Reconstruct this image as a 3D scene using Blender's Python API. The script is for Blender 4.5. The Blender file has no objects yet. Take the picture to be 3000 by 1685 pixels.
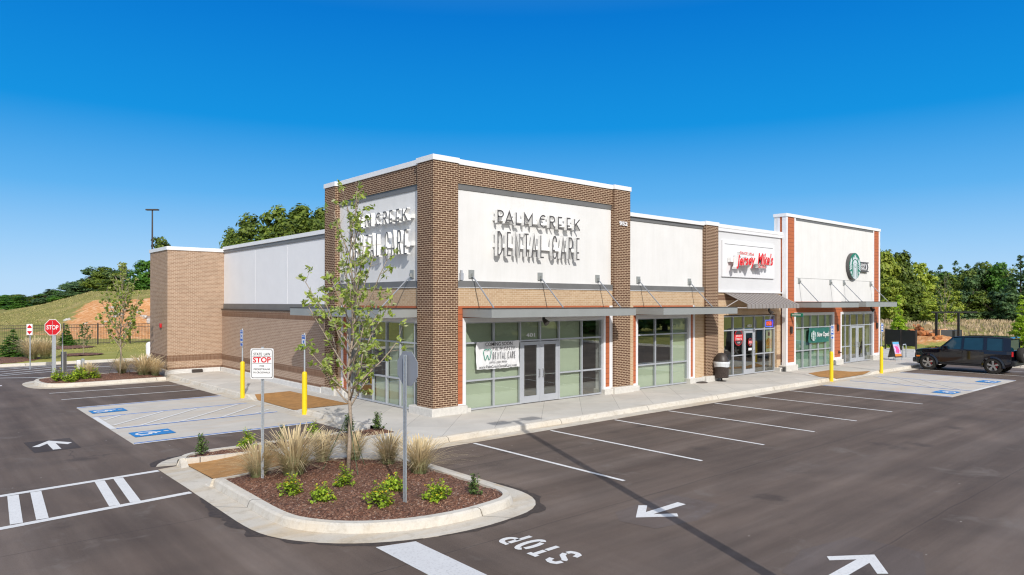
import bpy, math, random
import numpy as np
from mathutils import Vector, Matrix, noise as mnoise
R_=math.radians
# ---------------------------------------------------------------- camera
CH=3.6; FPX=2037.828; CYP=886.312; YAW=R_(49.058); CX,CY=-12.459,-18.142; ROLL=R_(0.069)
F=np.array([math.cos(YAW),math.sin(YAW),0.0]); RT=np.array([math.sin(YAW),-math.cos(YAW),0.0]); UP=np.array([0,0,1.0])
R3=RT*math.cos(ROLL)+UP*math.sin(ROLL); U3=UP*math.cos(ROLL)-RT*math.sin(ROLL); CAM=np.array([CX,CY,CH])
scene=bpy.context.scene
cd=bpy.data.cameras.new('camera'); cam=bpy.data.objects.new('camera',cd); scene.collection.objects.link(cam)
cd.sensor_width=36; cd.lens=36*FPX/3000; cd.shift_y=(CYP-842.5)/3000; cd.clip_end=3000; cd.clip_start=.1
cam.matrix_world=Matrix(((R3[0],U3[0],-F[0],CX),(R3[1],U3[1],-F[1],CY),(R3[2],U3[2],-F[2],CH),(0,0,0,1)))
scene.camera=cam
# ---------------------------------------------------------------- light
SUN_EL=R_(33.5); SUN_DIR=Vector((-0.413*math.cos(SUN_EL),-0.911*math.cos(SUN_EL),math.sin(SUN_EL))).normalized()
sl=bpy.data.lights.new('sun','SUN'); sl.energy=3.4; sl.angle=R_(.3); sl.color=(1.0,.965,.915)
sun=bpy.data.objects.new('sun',sl); scene.collection.objects.link(sun); sun.rotation_euler=SUN_DIR.to_track_quat('Z','Y').to_euler()
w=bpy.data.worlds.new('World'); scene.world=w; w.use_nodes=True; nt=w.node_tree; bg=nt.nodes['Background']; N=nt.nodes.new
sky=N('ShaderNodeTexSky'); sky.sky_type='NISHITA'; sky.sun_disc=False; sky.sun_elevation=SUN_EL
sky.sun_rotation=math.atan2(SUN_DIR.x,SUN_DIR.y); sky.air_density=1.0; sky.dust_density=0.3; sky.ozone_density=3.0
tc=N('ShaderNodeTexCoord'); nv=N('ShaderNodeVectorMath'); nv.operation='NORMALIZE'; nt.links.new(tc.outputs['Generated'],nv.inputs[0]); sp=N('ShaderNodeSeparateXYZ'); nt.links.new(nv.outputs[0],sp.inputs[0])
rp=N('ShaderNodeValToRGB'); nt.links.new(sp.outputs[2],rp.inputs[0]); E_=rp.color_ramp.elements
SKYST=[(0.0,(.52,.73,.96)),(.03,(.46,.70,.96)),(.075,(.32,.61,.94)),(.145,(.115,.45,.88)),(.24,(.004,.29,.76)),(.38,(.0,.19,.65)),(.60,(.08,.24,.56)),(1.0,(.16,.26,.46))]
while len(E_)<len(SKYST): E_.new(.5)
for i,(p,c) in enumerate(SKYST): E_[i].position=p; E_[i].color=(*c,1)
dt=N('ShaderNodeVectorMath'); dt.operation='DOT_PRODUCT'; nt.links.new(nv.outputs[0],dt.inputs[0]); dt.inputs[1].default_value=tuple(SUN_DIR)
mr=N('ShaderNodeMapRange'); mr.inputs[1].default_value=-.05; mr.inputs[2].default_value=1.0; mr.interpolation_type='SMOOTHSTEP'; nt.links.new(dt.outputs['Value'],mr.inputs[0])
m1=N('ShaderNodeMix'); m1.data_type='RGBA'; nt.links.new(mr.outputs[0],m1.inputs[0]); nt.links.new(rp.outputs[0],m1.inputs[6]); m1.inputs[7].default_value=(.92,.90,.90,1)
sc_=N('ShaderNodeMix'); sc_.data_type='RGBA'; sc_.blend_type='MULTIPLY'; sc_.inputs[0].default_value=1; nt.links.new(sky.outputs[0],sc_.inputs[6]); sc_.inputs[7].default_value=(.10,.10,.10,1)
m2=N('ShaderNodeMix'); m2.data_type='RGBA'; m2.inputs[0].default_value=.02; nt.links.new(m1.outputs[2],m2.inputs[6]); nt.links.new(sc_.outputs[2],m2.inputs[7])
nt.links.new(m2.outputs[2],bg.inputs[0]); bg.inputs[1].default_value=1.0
scene.view_settings.view_transform='Standard'; scene.view_settings.look='None'; scene.view_settings.exposure=0.0; scene.view_settings.gamma=1
scene.cycles.max_bounces=6; scene.cycles.filter_width=1.2; scene.cycles.transparent_max_bounces=12; scene.cycles.caustics_reflective=False; scene.cycles.caustics_refractive=False
COL=scene.collection
# ---------------------------------------------------------------- helpers
def pix(u,v,z):
    d=F+R3*(u-1500)/FPX+U3*(CYP-v)/FPX; t=(z-CH)/d[2]; p=CAM+d*t; return (float(p[0]),float(p[1]))
def at(u,d):
    p=CAM+(F+R3*(u-1500)/FPX)*d; return (float(p[0]),float(p[1]))
def ztop(v,d): return CH+(CYP-v)/FPX*d
def tag(o,label=None,cat=None,group=None,kind=None):
    if label: o['label']=label
    if cat: o['category']=cat
    if group: o['group']=group
    if kind: o['kind']=kind
    return o
def link(o,parent=None):
    COL.objects.link(o)
    if parent is not None: o.parent=parent
    return o
def empty(name,loc=(0,0,0),rz=0,**k):
    o=bpy.data.objects.new(name,None); o.empty_display_size=.3; o.location=loc; o.rotation_euler=(0,0,rz); link(o); return tag(o,**k)
class MB:
    def __init__(s): s.v=[]; s.f=[]; s.m=[]
    def face(s,pts,m=0):
        n=len(s.v); s.v+=[tuple(p) for p in pts]; s.f.append(tuple(range(n,n+len(pts)))); s.m.append(m); return s
    def box(s,x0,x1,y0,y1,z0,z1,m=0,top=None):
        n=len(s.v); s.v+=[(x0,y0,z0),(x1,y0,z0),(x1,y1,z0),(x0,y1,z0),(x0,y0,z1),(x1,y0,z1),(x1,y1,z1),(x0,y1,z1)]
        s.f+=[tuple(n+i for i in q) for q in ((0,3,2,1),(4,5,6,7),(0,1,5,4),(1,2,6,5),(2,3,7,6),(3,0,4,7))]; s.m+=[m, m if top is None else top,m,m,m,m]; return s
    def hull(s,bot,top,m=0):   # prism between two equal-length loops
        n=len(bot); b=len(s.v); s.v+=[tuple(p) for p in bot]+[tuple(p) for p in top]
        s.f.append(tuple(b+i for i in reversed(range(n)))); s.f.append(tuple(b+n+i for i in range(n))); s.m+=[m,m]
        for i in range(n): j=(i+1)%n; s.f.append((b+i,b+j,b+n+j,b+n+i)); s.m.append(m)
        return s
    def prism(s,poly,z0,z1,m=0): return s.hull([(x,y,z0) for x,y in poly],[(x,y,z1) for x,y in poly],m)
    def tube(s,pts,r,n=8,m=0,caps=True):
        rs=r if isinstance(r,(list,tuple)) else [r]*len(pts); b=len(s.v); P=[Vector(p) for p in pts]
        for i,p in enumerate(P):
            t=(P[min(i+1,len(P)-1)]-P[max(i-1,0)]).normalized(); a=Vector((0,0,1)) if abs(t.z)<.9 else Vector((1,0,0))
            e1=t.cross(a).normalized(); e2=t.cross(e1)
            for k in range(n):
                q=2*math.pi*k/n; s.v.append(tuple(p+(e1*math.cos(q)+e2*math.sin(q))*rs[i]))
        for i in range(len(P)-1):
            for k in range(n): s.f.append((b+i*n+k,b+i*n+(k+1)%n,b+(i+1)*n+(k+1)%n,b+(i+1)*n+k)); s.m.append(m)
        if caps:
            s.f.append(tuple(b+k for k in reversed(range(n)))); s.f.append(tuple(b+(len(P)-1)*n+k for k in range(n))); s.m+=[m,m]
        return s
    def cyl(s,x,y,z0,z1,r,n=20,m=0,r1=None): return s.tube([(x,y,z0),(x,y,z1)],[r,r if r1 is None else r1],n,m)
    def lathe(s,prof,n=24,m=0,axis='z',c=(0,0,0)):
        b=len(s.v)
        for (r,h) in prof:
            for k in range(n):
                q=2*math.pi*k/n; a,bb=r*math.cos(q),r*math.sin(q)
                s.v.append((c[0]+a,c[1]+bb,c[2]+h) if axis=='z' else (c[0]+h,c[1]+a,c[2]+bb) if axis=='x' else (c[0]+a,c[1]+h,c[2]+bb))
        for i in range(len(prof)-1):
            for k in range(n): s.f.append((b+i*n+k,b+i*n+(k+1)%n,b+(i+1)*n+(k+1)%n,b+(i+1)*n+k)); s.m.append(m)
        return s
    def xf(s,M):
        s.v=[tuple(M@Vector(p)) for p in s.v]; return s
    def build(s,name,mats,parent=None,smooth=False,bevel=0,seg=1,uv=True):
        if not isinstance(mats,(list,tuple)): mats=[mats]
        me=bpy.data.meshes.new(name); me.from_pydata(s.v,[],s.f)
        for m in mats: me.materials.append(m)
        if len(mats)>1: me.polygons.foreach_set('material_index',s.m)
        if uv:
            ul=me.uv_layers.new(name='UVMap'); co=np.array(s.v); uvs=np.zeros((len(me.loops),2))
            for p in me.polygons:
                nx,ny,nz=p.normal
                for li in p.loop_indices:
                    x,y,z=co[me.loops[li].vertex_index]
                    uvs[li]=(x,y) if abs(nz)>.75 else ((y,z) if abs(nx)>abs(ny) else (x,z))
            ul.data.foreach_set('uv',uvs.ravel())
        if smooth: me.polygons.foreach_set('use_smooth',[True]*len(me.polygons))
        o=bpy.data.objects.new(name,me); link(o,parent)
        if bevel:
            b=o.modifiers.new('bevel','BEVEL'); b.width=bevel; b.segments=seg; b.limit_method='ANGLE'
        return o
def frame(o,r,u):
    r=Vector(r).normalized(); u=Vector(u).normalized(); n=r.cross(u)
    return Matrix(((r.x,u.x,n.x,o[0]),(r.y,u.y,n.y,o[1]),(r.z,u.z,n.z,o[2]),(0,0,0,1)))
# ---------------------------------------------------------------- materials
def newmat(name):
    m=bpy.data.materials.new(name); m.use_nodes=True; return m,m.node_tree,m.node_tree.nodes['Principled BSDF']
def L(nt,a,b): nt.links.new(a,b)
def coords(nt,kind='Object',scale=(1,1,1),rot=(0,0,0)):
    tc=nt.nodes.new('ShaderNodeTexCoord'); mp=nt.nodes.new('ShaderNodeMapping'); mp.inputs['Scale'].default_value=scale; mp.inputs['Rotation'].default_value=rot
    L(nt,tc.outputs[kind],mp.inputs[0]); return mp.outputs[0]
def geo(nt,scale=(1,1,1),rot=(0,0,0)):
    g=nt.nodes.new('ShaderNodeNewGeometry'); mp=nt.nodes.new('ShaderNodeMapping'); mp.inputs['Scale'].default_value=scale; mp.inputs['Rotation'].default_value=rot
    L(nt,g.outputs['Position'],mp.inputs[0]); return mp.outputs[0]
def noise(nt,vec,scale,detail=4,rough=.6,dist=0):
    n=nt.nodes.new('ShaderNodeTexNoise'); n.inputs['Scale'].default_value=scale; n.inputs['Detail'].default_value=detail; n.inputs['Roughness'].default_value=rough; n.inputs['Distortion'].default_value=dist
    L(nt,vec,n.inputs['Vector']); return n.outputs[0]
def ramp(nt,fac,stops):
    r=nt.nodes.new('ShaderNodeValToRGB'); e=r.color_ramp.elements
    while len(e)<len(stops): e.new(.5)
    for i,(p,c) in enumerate(stops): e[i].position=p; e[i].color=(*c,1) if len(c)==3 else c
    L(nt,fac,r.inputs[0]); return r.outputs[0]
def mix(nt,fac,a,b,mode='MIX'):
    m=nt.nodes.new('ShaderNodeMix'); m.data_type='RGBA'; m.blend_type=mode
    for s,val in ((m.inputs[0],fac),(m.inputs[6],a),(m.inputs[7],b)):
        if isinstance(val,(int,float)): s.default_value=val
        elif isinstance(val,(tuple,list)): s.default_value=(*val,1)
        else: L(nt,val,s)
    return m.outputs[2]
def bump(nt,bs,h,st=.3,dist=.01):
    b=nt.nodes.new('ShaderNodeBump'); b.inputs['Strength'].default_value=st; b.inputs['Distance'].default_value=dist; L(nt,h,b.inputs['Height']); L(nt,b.outputs[0],bs.inputs['Normal'])
def plain(name,c,rough=.6,metal=0,var=.12,sc=3,bst=0,bsc=60,spec=.5,coat=0):
    m,nt,bs=newmat(name); v=geo(nt)
    n=noise(nt,v,sc,5); lo=tuple(x*(1-var) for x in c); hi=tuple(min(1,x*(1+var)) for x in c)
    L(nt,ramp(nt,n,[(.3,lo),(.7,hi)]),bs.inputs['Base Color']); bs.inputs['Roughness'].default_value=rough; bs.inputs['Metallic'].default_value=metal
    bs.inputs['Specular IOR Level'].default_value=spec; bs.inputs['Coat Weight'].default_value=coat; bs.inputs['Coat Roughness'].default_value=.03
    if bst: bump(nt,bs,noise(nt,v,bsc,4),bst,.01)
    return m
def brick(name,c1,c2,mo,bw=.203,rh=.0688,ms=.0125,rot=0,off=.5,vvar=.25):
    m,nt,bs=newmat(name); uvn=coords(nt,'UV',rot=(0,0,rot))
    b=nt.nodes.new('ShaderNodeTexBrick'); b.offset=off; L(nt,uvn,b.inputs['Vector'])
    for k,val in (('Color1',c1),('Color2',c2),('Mortar',mo)): b.inputs[k].default_value=(*val,1)
    b.inputs['Scale'].default_value=1; b.inputs['Mortar Size'].default_value=ms*.5; b.inputs['Mortar Smooth'].default_value=.15; b.inputs['Bias'].default_value=-.1
    b.inputs['Brick Width'].default_value=bw; b.inputs['Row Height'].default_value=rh
    n=noise(nt,uvn,2.2,5); n2=noise(nt,uvn,45,3)
    c=mix(nt,.35,b.outputs[0],ramp(nt,n,[(.3,(1-vvar,)*3),(.7,(1,1,1))]),'MULTIPLY'); c=mix(nt,.3,c,ramp(nt,n2,[(.3,(.7,.7,.7)),(.7,(1,1,1))]),'MULTIPLY')
    L(nt,c,bs.inputs['Base Color']); bs.inputs['Roughness'].default_value=.85; bs.inputs['Specular IOR Level'].default_value=.25
    inv=nt.nodes.new('ShaderNodeMath'); inv.operation='SUBTRACT'; inv.inputs[0].default_value=1; L(nt,b.outputs[1],inv.inputs[1]); bump(nt,bs,inv.outputs[0],.5,.006)
    return m
M={}
M['dbrick']=brick('dark_brown_brick',(.10,.047,.027),(.15,.076,.045),(.74,.56,.39),ms=.015)
M['tbrick']=brick('tan_brick',(.54,.36,.215),(.63,.45,.285),(.76,.63,.46))
M['towbrick']=brick('brown_tan_brick',(.36,.235,.155),(.47,.32,.22),(.72,.58,.45))
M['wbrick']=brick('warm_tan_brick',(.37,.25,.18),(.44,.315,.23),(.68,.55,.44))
M['soldier']=brick('soldier_course_brick',(.19,.105,.065),(.25,.145,.095),(.42,.31,.22),bw=.203,rh=.0688,ms=.01,rot=math.pi/2,off=0)
M['stucco']=plain('white_stucco',(.79,.785,.775),.9,var=.03,sc=1.2,bst=.15,bsc=90,spec=.2)
M['greystucco']=plain('pale_grey_stucco',(.68,.685,.70),.9,var=.025,sc=1.2,bst=.15,bsc=90,spec=.2)
M['coping']=plain('white_metal_coping',(.84,.84,.84),.45,var=.03,sc=2)
M['fascia']=plain('grey_metal_fascia',(.17,.168,.165),.5,var=.08,sc=2,spec=.5)
M['canopy']=plain('canopy_grey_metal',(.30,.315,.31),.4,var=.05,sc=2)
M['darkmetal']=plain('dark_bronze_metal',(.05,.04,.035),.45,var=.15)
M['blackmetal']=plain('black_metal',(.012,.012,.013),.45,var=.2)
M['alu']=plain('brushed_aluminium',(.50,.52,.56),.38,metal=.25,var=.04,sc=4)
M['galv']=plain('galvanised_steel',(.50,.54,.58),.45,metal=.5,var=.15,sc=25)
M['grey']=plain('grey_paint',(.26,.28,.32),.55,var=.05)
M['trim']=plain('white_trim_paint',(.80,.80,.82),.55,var=.02)
def stuc():
    m=M['stucco']; nt=m.node_tree; bs=nt.nodes['Principled BSDF']; old=bs.inputs['Base Color'].links[0].from_socket
    L(nt,mix(nt,.6,old,ramp(nt,noise(nt,geo(nt,(3.5,3.5,.35)),1,6,.7),[(.35,(.93,.925,.91)),(.65,(1,1,1))]),'MULTIPLY'),bs.inputs['Base Color'])
stuc()
M['stone']=plain('cast_stone',(.62,.60,.56),.85,var=.1,sc=9,bst=.2)
M['conc0']=plain('white_concrete_base',(.66,.65,.63),.85,var=.08,sc=5,bst=.2)
def siding():
    m,nt,bs=newmat('orange_lap_siding'); v=coords(nt,'UV'); sep=nt.nodes.new('ShaderNodeSeparateXYZ'); L(nt,v,sep.inputs[0])
    def mth(op,a,b=None):
        q=nt.nodes.new('ShaderNodeMath'); q.operation=op
        for i,x in enumerate((a,b)):
            if x is None: continue
            if isinstance(x,(int,float)): q.inputs[i].default_value=x
            else: L(nt,x,q.inputs[i])
        return q.outputs[0]
    fr=mth('FRACT',mth('DIVIDE',sep.outputs[1],.2)); line=mth('LESS_THAN',fr,.07)
    vv=coords(nt,'UV',scale=(1,9,1)); n=noise(nt,vv,3,5)
    c=mix(nt,line,ramp(nt,n,[(.3,(.43,.118,.045)),(.7,(.52,.155,.062))]),(.16,.035,.015)); L(nt,c,bs.inputs['Base Color']); bs.inputs['Roughness'].default_value=.7
    bump(nt,bs,fr,.6,.01); return m
M['siding']=siding()
def asphalt(nm='asphalt',tint=(1,1,1)):
    m,nt,bs=newmat(nm); g=geo(nt); 
    a=noise(nt,geo(nt,(.09,.9,1)),1.0,5,.6); b=noise(nt,geo(nt,(.35,.35,1)),1.0,4,.55,.8); f=noise(nt,g,55,3,.7); f2=noise(nt,g,260,2,.8)
    sep=nt.nodes.new('ShaderNodeSeparateXYZ'); L(nt,g,sep.inputs[0])
    a2=noise(nt,geo(nt,(.9,.1,1)),1.1,5,.6)
    side=nt.nodes.new('ShaderNodeMapRange'); side.inputs[1].default_value=-6.5; side.inputs[2].default_value=-3.5; L(nt,sep.outputs[0],side.inputs[0])
    st=mix(nt,side.outputs[0],a2,a)
    c=ramp(nt,st,[(.30,(.100,.072,.056)),(.50,(.136,.102,.081)),(.72,(.186,.146,.121))])
    c=mix(nt,.8,c,ramp(nt,b,[(.3,(.74,.74,.75)),(.7,(1.2,1.19,1.18))]),'MULTIPLY')
    lg=noise(nt,geo(nt,(.06,.22,1)),1.0,3,.5,1.5); c=mix(nt,.4,c,ramp(nt,lg,[(.35,(.84,.84,.84)),(.65,(1.14,1.13,1.12))]),'MULTIPLY')
    c=mix(nt,.55,c,ramp(nt,f,[(.25,(.72,.72,.72)),(.75,(1.25,1.25,1.25))]),'MULTIPLY')
    c=mix(nt,.8,c,ramp(nt,f2,[(.3,(.55,.55,.55)),(.7,(1.45,1.45,1.45))]),'MULTIPLY')
    vo=nt.nodes.new('ShaderNodeTexVoronoi'); vo.inputs['Scale'].default_value=1.7; L(nt,g,vo.inputs['Vector']); sp=nt.nodes.new('ShaderNodeMath'); sp.operation='LESS_THAN'; sp.inputs[1].default_value=.028; L(nt,vo.outputs['Distance'],sp.inputs[0])
    c=mix(nt,sp.outputs[0],c,(.42,.38,.33))
    v2=nt.nodes.new('ShaderNodeTexVoronoi'); v2.inputs['Scale'].default_value=.42; L(nt,g,v2.inputs['Vector']); w2=nt.nodes.new('ShaderNodeMath'); w2.operation='MULTIPLY_ADD'; w2.inputs[1].default_value=.35; L(nt,noise(nt,g,3.5,4,.7),w2.inputs[0]); L(nt,v2.outputs['Distance'],w2.inputs[2])
    c=mix(nt,ramp(nt,w2.outputs[0],[(.22,(.60,)*3),(.33,(0,0,0))]),c,(.055,.042,.036))
    v3=nt.nodes.new('ShaderNodeTexVoronoi'); v3.feature='DISTANCE_TO_EDGE'; v3.inputs['Scale'].default_value=.16; wv=nt.nodes.new('ShaderNodeVectorMath'); wv.operation='ADD'; L(nt,g,wv.inputs[0]); nn_=nt.nodes.new('ShaderNodeTexNoise'); nn_.inputs['Scale'].default_value=1.1; nn_.inputs['Detail'].default_value=5; L(nt,g,nn_.inputs['Vector']); L(nt,nn_.outputs['Color'],wv.inputs[1]); L(nt,wv.outputs[0],v3.inputs['Vector'])
    a3=noise(nt,geo(nt,(.05,2.6,1)),1.0,4,.6); a4=noise(nt,geo(nt,(2.6,.06,1)),1.0,4,.6); c=mix(nt,.55,c,ramp(nt,mix(nt,side.outputs[0],a4,a3),[(.35,(.80,.80,.80)),(.65,(1.18,1.17,1.16))]),'MULTIPLY')
    def mth(op,a,b=None,d=None):
        q=nt.nodes.new('ShaderNodeMath'); q.operation=op
        for i,x in enumerate((a,b,d)):
            if x is None: continue
            if isinstance(x,(int,float)): q.inputs[i].default_value=x
            else: L(nt,x,q.inputs[i])
        return q.outputs[0]
    yw=mth('MULTIPLY_ADD',noise(nt,g,.6,3),.12,sep.outputs[1]); seam=mth('LESS_THAN',mth('FRACT',mth('DIVIDE',mth('ADD',yw,1.3),4.15)),.006)
    c=mix(nt,mth('MULTIPLY',seam,mth('MULTIPLY',noise(nt,g,.9,2),.9)),c,(.045,.036,.032))
    pt=ramp(nt,noise(nt,geo(nt,(.5,.5,1)),1.6,5,.7,.4),[(.60,(0,0,0)),(.72,(.5,.5,.5))]); c=mix(nt,pt,c,(.20,.172,.150)); c=mix(nt,1.0,c,tint,'MULTIPLY')
    ck=ramp(nt,v3.outputs['Distance'],[(.0,(1,1,1)),(.0035,(0,0,0))]); gate=ramp(nt,noise(nt,g,.12,2),[(.50,(0,0,0)),(.62,(.55,.55,.55))]); c=mix(nt,mix(nt,1.0,ck,gate,'MULTIPLY'),c,(.05,.04,.036)); L(nt,c,bs.inputs['Base Color']); bs.inputs['Roughness'].default_value=.82; bs.inputs['Specular IOR Level'].default_value=.35
    bump(nt,bs,f2,.35,.006); return m
M['asphalt']=asphalt()
M['asphalt_dark']=plain('damp_dark_asphalt',(.058,.042,.033),.75,var=.35,sc=14,bst=.3,bsc=180)
M['seal']=asphalt('sealed_asphalt',(.95,.99,1.07))
M['seald']=asphalt('black_sealed_asphalt',(.52,.54,.6))
def concrete(name,base,joints=0,stain=.5,warm=(.50,.42,.31),kj=0):
    m,nt,bs=newmat(name); g=geo(nt); n=noise(nt,g,.9,6,.65,.6); n2=noise(nt,g,35,4,.7); n3=noise(nt,geo(nt,(.4,2.5,1)),.8,4,.6)
    lo=tuple(x*.86 for x in base); hi=tuple(min(1,x*1.08) for x in base)
    c=ramp(nt,n,[(.25,lo),(.75,hi)]); st=ramp(nt,n3,[(.48,(0,0,0)),(.7,(stain,)*3)]); c=mix(nt,st,c,warm)
    c=mix(nt,.35,c,ramp(nt,n2,[(.3,(.75,.75,.75)),(.7,(1.1,1.1,1.1))]),'MULTIPLY')
    if joints:
        sep=nt.nodes.new('ShaderNodeSeparateXYZ'); L(nt,g,sep.inputs[0])
        def mth(op,a,b=None):
            q=nt.nodes.new('ShaderNodeMath'); q.operation=op
            for i,x in enumerate((a,b)):
                if x is None: continue
                if isinstance(x,(int,float)): q.inputs[i].default_value=x
                else: L(nt,x,q.inputs[i])
            return q.outputs[0]
        for sg,tone in ((1,1),(-1,0)):
            q=mth('ADD' if sg<0 else 'SUBTRACT',sep.outputs[0],sep.outputs[1]); q=mth('DIVIDE',mth('SUBTRACT',q,1.15),1.83); fr=mth('FRACT',q)
            if tone: ln=mth('LESS_THAN',fr,.008); l1=ln
            fl=mth('FLOOR',q); fl2=fl if tone else fl
            if tone: A=fl
            else: B=fl
        cell=mth('ADD',mth('MULTIPLY',A,7.31),mth('MULTIPLY',B,3.77)); wn=nt.nodes.new('ShaderNodeTexWhiteNoise'); wn.noise_dimensions='1D'; L(nt,cell,wn.inputs['W'])
        c=mix(nt,.6,c,ramp(nt,wn.outputs[0],[(0,(.88,.885,.88)),(1,(1.08,1.08,1.07))]),'MULTIPLY'); c=mix(nt,mth('MULTIPLY',l1,.7),c,(.16,.145,.13))
    if kj:
        dp_=nt.nodes.new('ShaderNodeVectorMath'); dp_.operation='DOT_PRODUCT'; L(nt,g,dp_.inputs[0]); dp_.inputs[1].default_value=(.235,.215,0); fr_=nt.nodes.new('ShaderNodeMath'); fr_.operation='FRACT'; L(nt,dp_.outputs['Value'],fr_.inputs[0]); lt_=nt.nodes.new('ShaderNodeMath'); lt_.operation='LESS_THAN'; lt_.inputs[1].default_value=.0045; L(nt,fr_.outputs[0],lt_.inputs[0]); c=mix(nt,lt_.outputs[0],c,(.13,.11,.09))
        gr=ramp(nt,noise(nt,g,4.5,6,.75,.5),[(.50,(0,0,0)),(.72,(.5,.5,.5))]); c=mix(nt,gr,c,(.33,.27,.19))
    L(nt,c,bs.inputs['Base Color']); bs.inputs['Roughness'].default_value=.88; bs.inputs['Specular IOR Level'].default_value=.3; bump(nt,bs,n2,.25,.006); return m
M['walk']=concrete('sidewalk_concrete',(.62,.59,.54),1,.25,(.60,.52,.42))
M['kerb']=concrete('kerb_concrete',(.66,.62,.55),0,.5,(.62,.52,.38),1)
M['gutter']=concrete('gutter_concrete',(.62,.57,.49),0,.85,(.56,.45,.31),1)
M['pad']=concrete('parking_pad_concrete',(.58,.545,.49),0,.6,(.56,.46,.35))
def paint(name,c,wear=.25):
    m,nt,bs=newmat(name); g=geo(nt); n=noise(nt,g,26,5,.75); n2=noise(nt,g,3,3)
    cc=mix(nt,ramp(nt,n,[(.52,(0,0,0)),(.70,(wear,)*3)]),mix(nt,.4,(*c,),ramp(nt,n2,[(.3,(.85,.85,.85)),(.7,(1,1,1))]),'MULTIPLY'),(.18,.16,.15)); L(nt,cc,bs.inputs['Base Color']); bs.inputs['Roughness'].default_value=.7; return m
M['white']=paint('white_road_paint',(.76,.75,.73),.32); M['worn']=paint('worn_white_road_paint',(.67,.665,.66),.4); M['blue']=paint('blue_road_paint',(.045,.17,.52)); M['symblue']=paint('bright_blue_paint',(.02,.22,.56))
M['mat']=plain('ochre_tactile_paving',(.40,.205,.065),.85,var=.2,sc=4,bst=.9,bsc=40)
def mulchm():
    m,nt,bs=newmat('bark_mulch'); g=geo(nt,(1,1,1)); vo=nt.nodes.new('ShaderNodeTexVoronoi'); vo.inputs['Scale'].default_value=38; vo.inputs['Randomness'].default_value=1
    wv=noise(nt,g,14,3); ad=nt.nodes.new('ShaderNodeVectorMath'); ad.operation='ADD'; L(nt,g,ad.inputs[0]); sc=nt.nodes.new('ShaderNodeVectorMath'); sc.operation='SCALE'; sc.inputs['Scale'].default_value=.12; L(nt,nt.nodes[-1].outputs[0] if False else wv,sc.inputs[0]); L(nt,sc.outputs[0],ad.inputs[1])
    L(nt,ad.outputs[0],vo.inputs['Vector']); sp=nt.nodes.new('ShaderNodeSeparateColor'); L(nt,vo.outputs['Color'],sp.inputs[0])
    c=ramp(nt,sp.outputs[0],[(0,(.06,.024,.013)),(.4,(.17,.074,.043)),(.8,(.28,.135,.082)),(.96,(.42,.25,.165)),(1,(.50,.40,.33))]); c=mix(nt,.5,c,ramp(nt,noise(nt,g,1.4,3),[(.3,(.7,.7,.7)),(.7,(1.25,1.2,1.2))]),'MULTIPLY')
    L(nt,c,bs.inputs['Base Color']); bs.inputs['Roughness'].default_value=.9; bump(nt,bs,vo.outputs['Distance'],.9,.03); return m
M['mulch']=mulchm()
def glassm(name='window_glass',tint=(.86,.91,.87),ior=.17):
    m=bpy.data.materials.new(name); m.use_nodes=True; nt=m.node_tree; nt.nodes.clear(); out=nt.nodes.new('ShaderNodeOutputMaterial'); mx=nt.nodes.new('ShaderNodeMixShader')
    tr=nt.nodes.new('ShaderNodeBsdfTransparent'); tr.inputs[0].default_value=(*tint,1); gl=nt.nodes.new('ShaderNodeBsdfGlossy'); gl.inputs['Roughness'].default_value=.012; gl.inputs[0].default_value=(.95,1,.97,1)
    lw=nt.nodes.new('ShaderNodeLayerWeight'); lw.inputs[0].default_value=.5; pw=nt.nodes.new('ShaderNodeMath'); pw.operation='POWER'; pw.inputs[1].default_value=4.0; L(nt,lw.outputs['Facing'],pw.inputs[0]); fr=nt.nodes.new('ShaderNodeMath'); fr.operation='MULTIPLY_ADD'; fr.inputs[1].default_value=1-ior; fr.inputs[2].default_value=ior; L(nt,pw.outputs[0],fr.inputs[0]); bp=nt.nodes.new('ShaderNodeBump'); bp.inputs['Strength'].default_value=.02; g=geo(nt); L(nt,noise(nt,g,1.2,2),bp.inputs['Height']); L(nt,bp.outputs[0],gl.inputs['Normal'])
    L(nt,fr.outputs[0],mx.inputs[0]); L(nt,tr.outputs[0],mx.inputs[1]); L(nt,gl.outputs[0],mx.inputs[2]); L(nt,mx.outputs[0],out.inputs[0]); return m
M['glass']=glassm(ior=.17); M['glassr']=glassm('reflective_window_glass',(.80,.84,.80),.27)
M['film']=plain('pale_green_window_backing',(.55,.60,.46),.8,var=.05,sc=.7)
M['filmd']=plain('mid_green_window_backing',(.24,.38,.29),.8,var=.06,sc=.7)
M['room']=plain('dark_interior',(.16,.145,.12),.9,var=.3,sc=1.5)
M['roomfloor']=plain('interior_floor',(.20,.13,.08),.5,var=.2,sc=2)
M['yellow']=plain('yellow_plastic_sleeve',(.85,.60,.01),.45,var=.03)
M['red']=plain('red_sign_face',(.62,.012,.02),.4,var=.02); M['redl']=plain('red_letter_face',(.75,.02,.02),.4,var=.02)
M['signw']=plain('white_sign_face',(.82,.82,.82),.4,var=.02); M['ink']=plain('black_ink',(.03,.03,.035),.5,var=.1); M['signb']=plain('blue_sign_face',(.03,.13,.50),.4,var=.03)
M['lface']=plain('dark_grey_letter_face',(.09,.085,.085),.5,var=.05); M['lside']=plain('pale_letter_return',(.86,.86,.85),.5,var=.02)
M['green']=plain('logo_green',(.01,.19,.11),.4,var=.02); M['bgreen']=plain('banner_green',(.025,.15,.125),.7,var=.08,sc=2); M['logow']=plain('logo_white',(.62,.68,.72),.45,var=.02)
M['teal']=plain('tooth_teal',(.03,.30,.20),.5,var=.02); M['vinyl']=plain('white_banner_vinyl',(.80,.80,.81),.6,var=.03)
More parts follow.
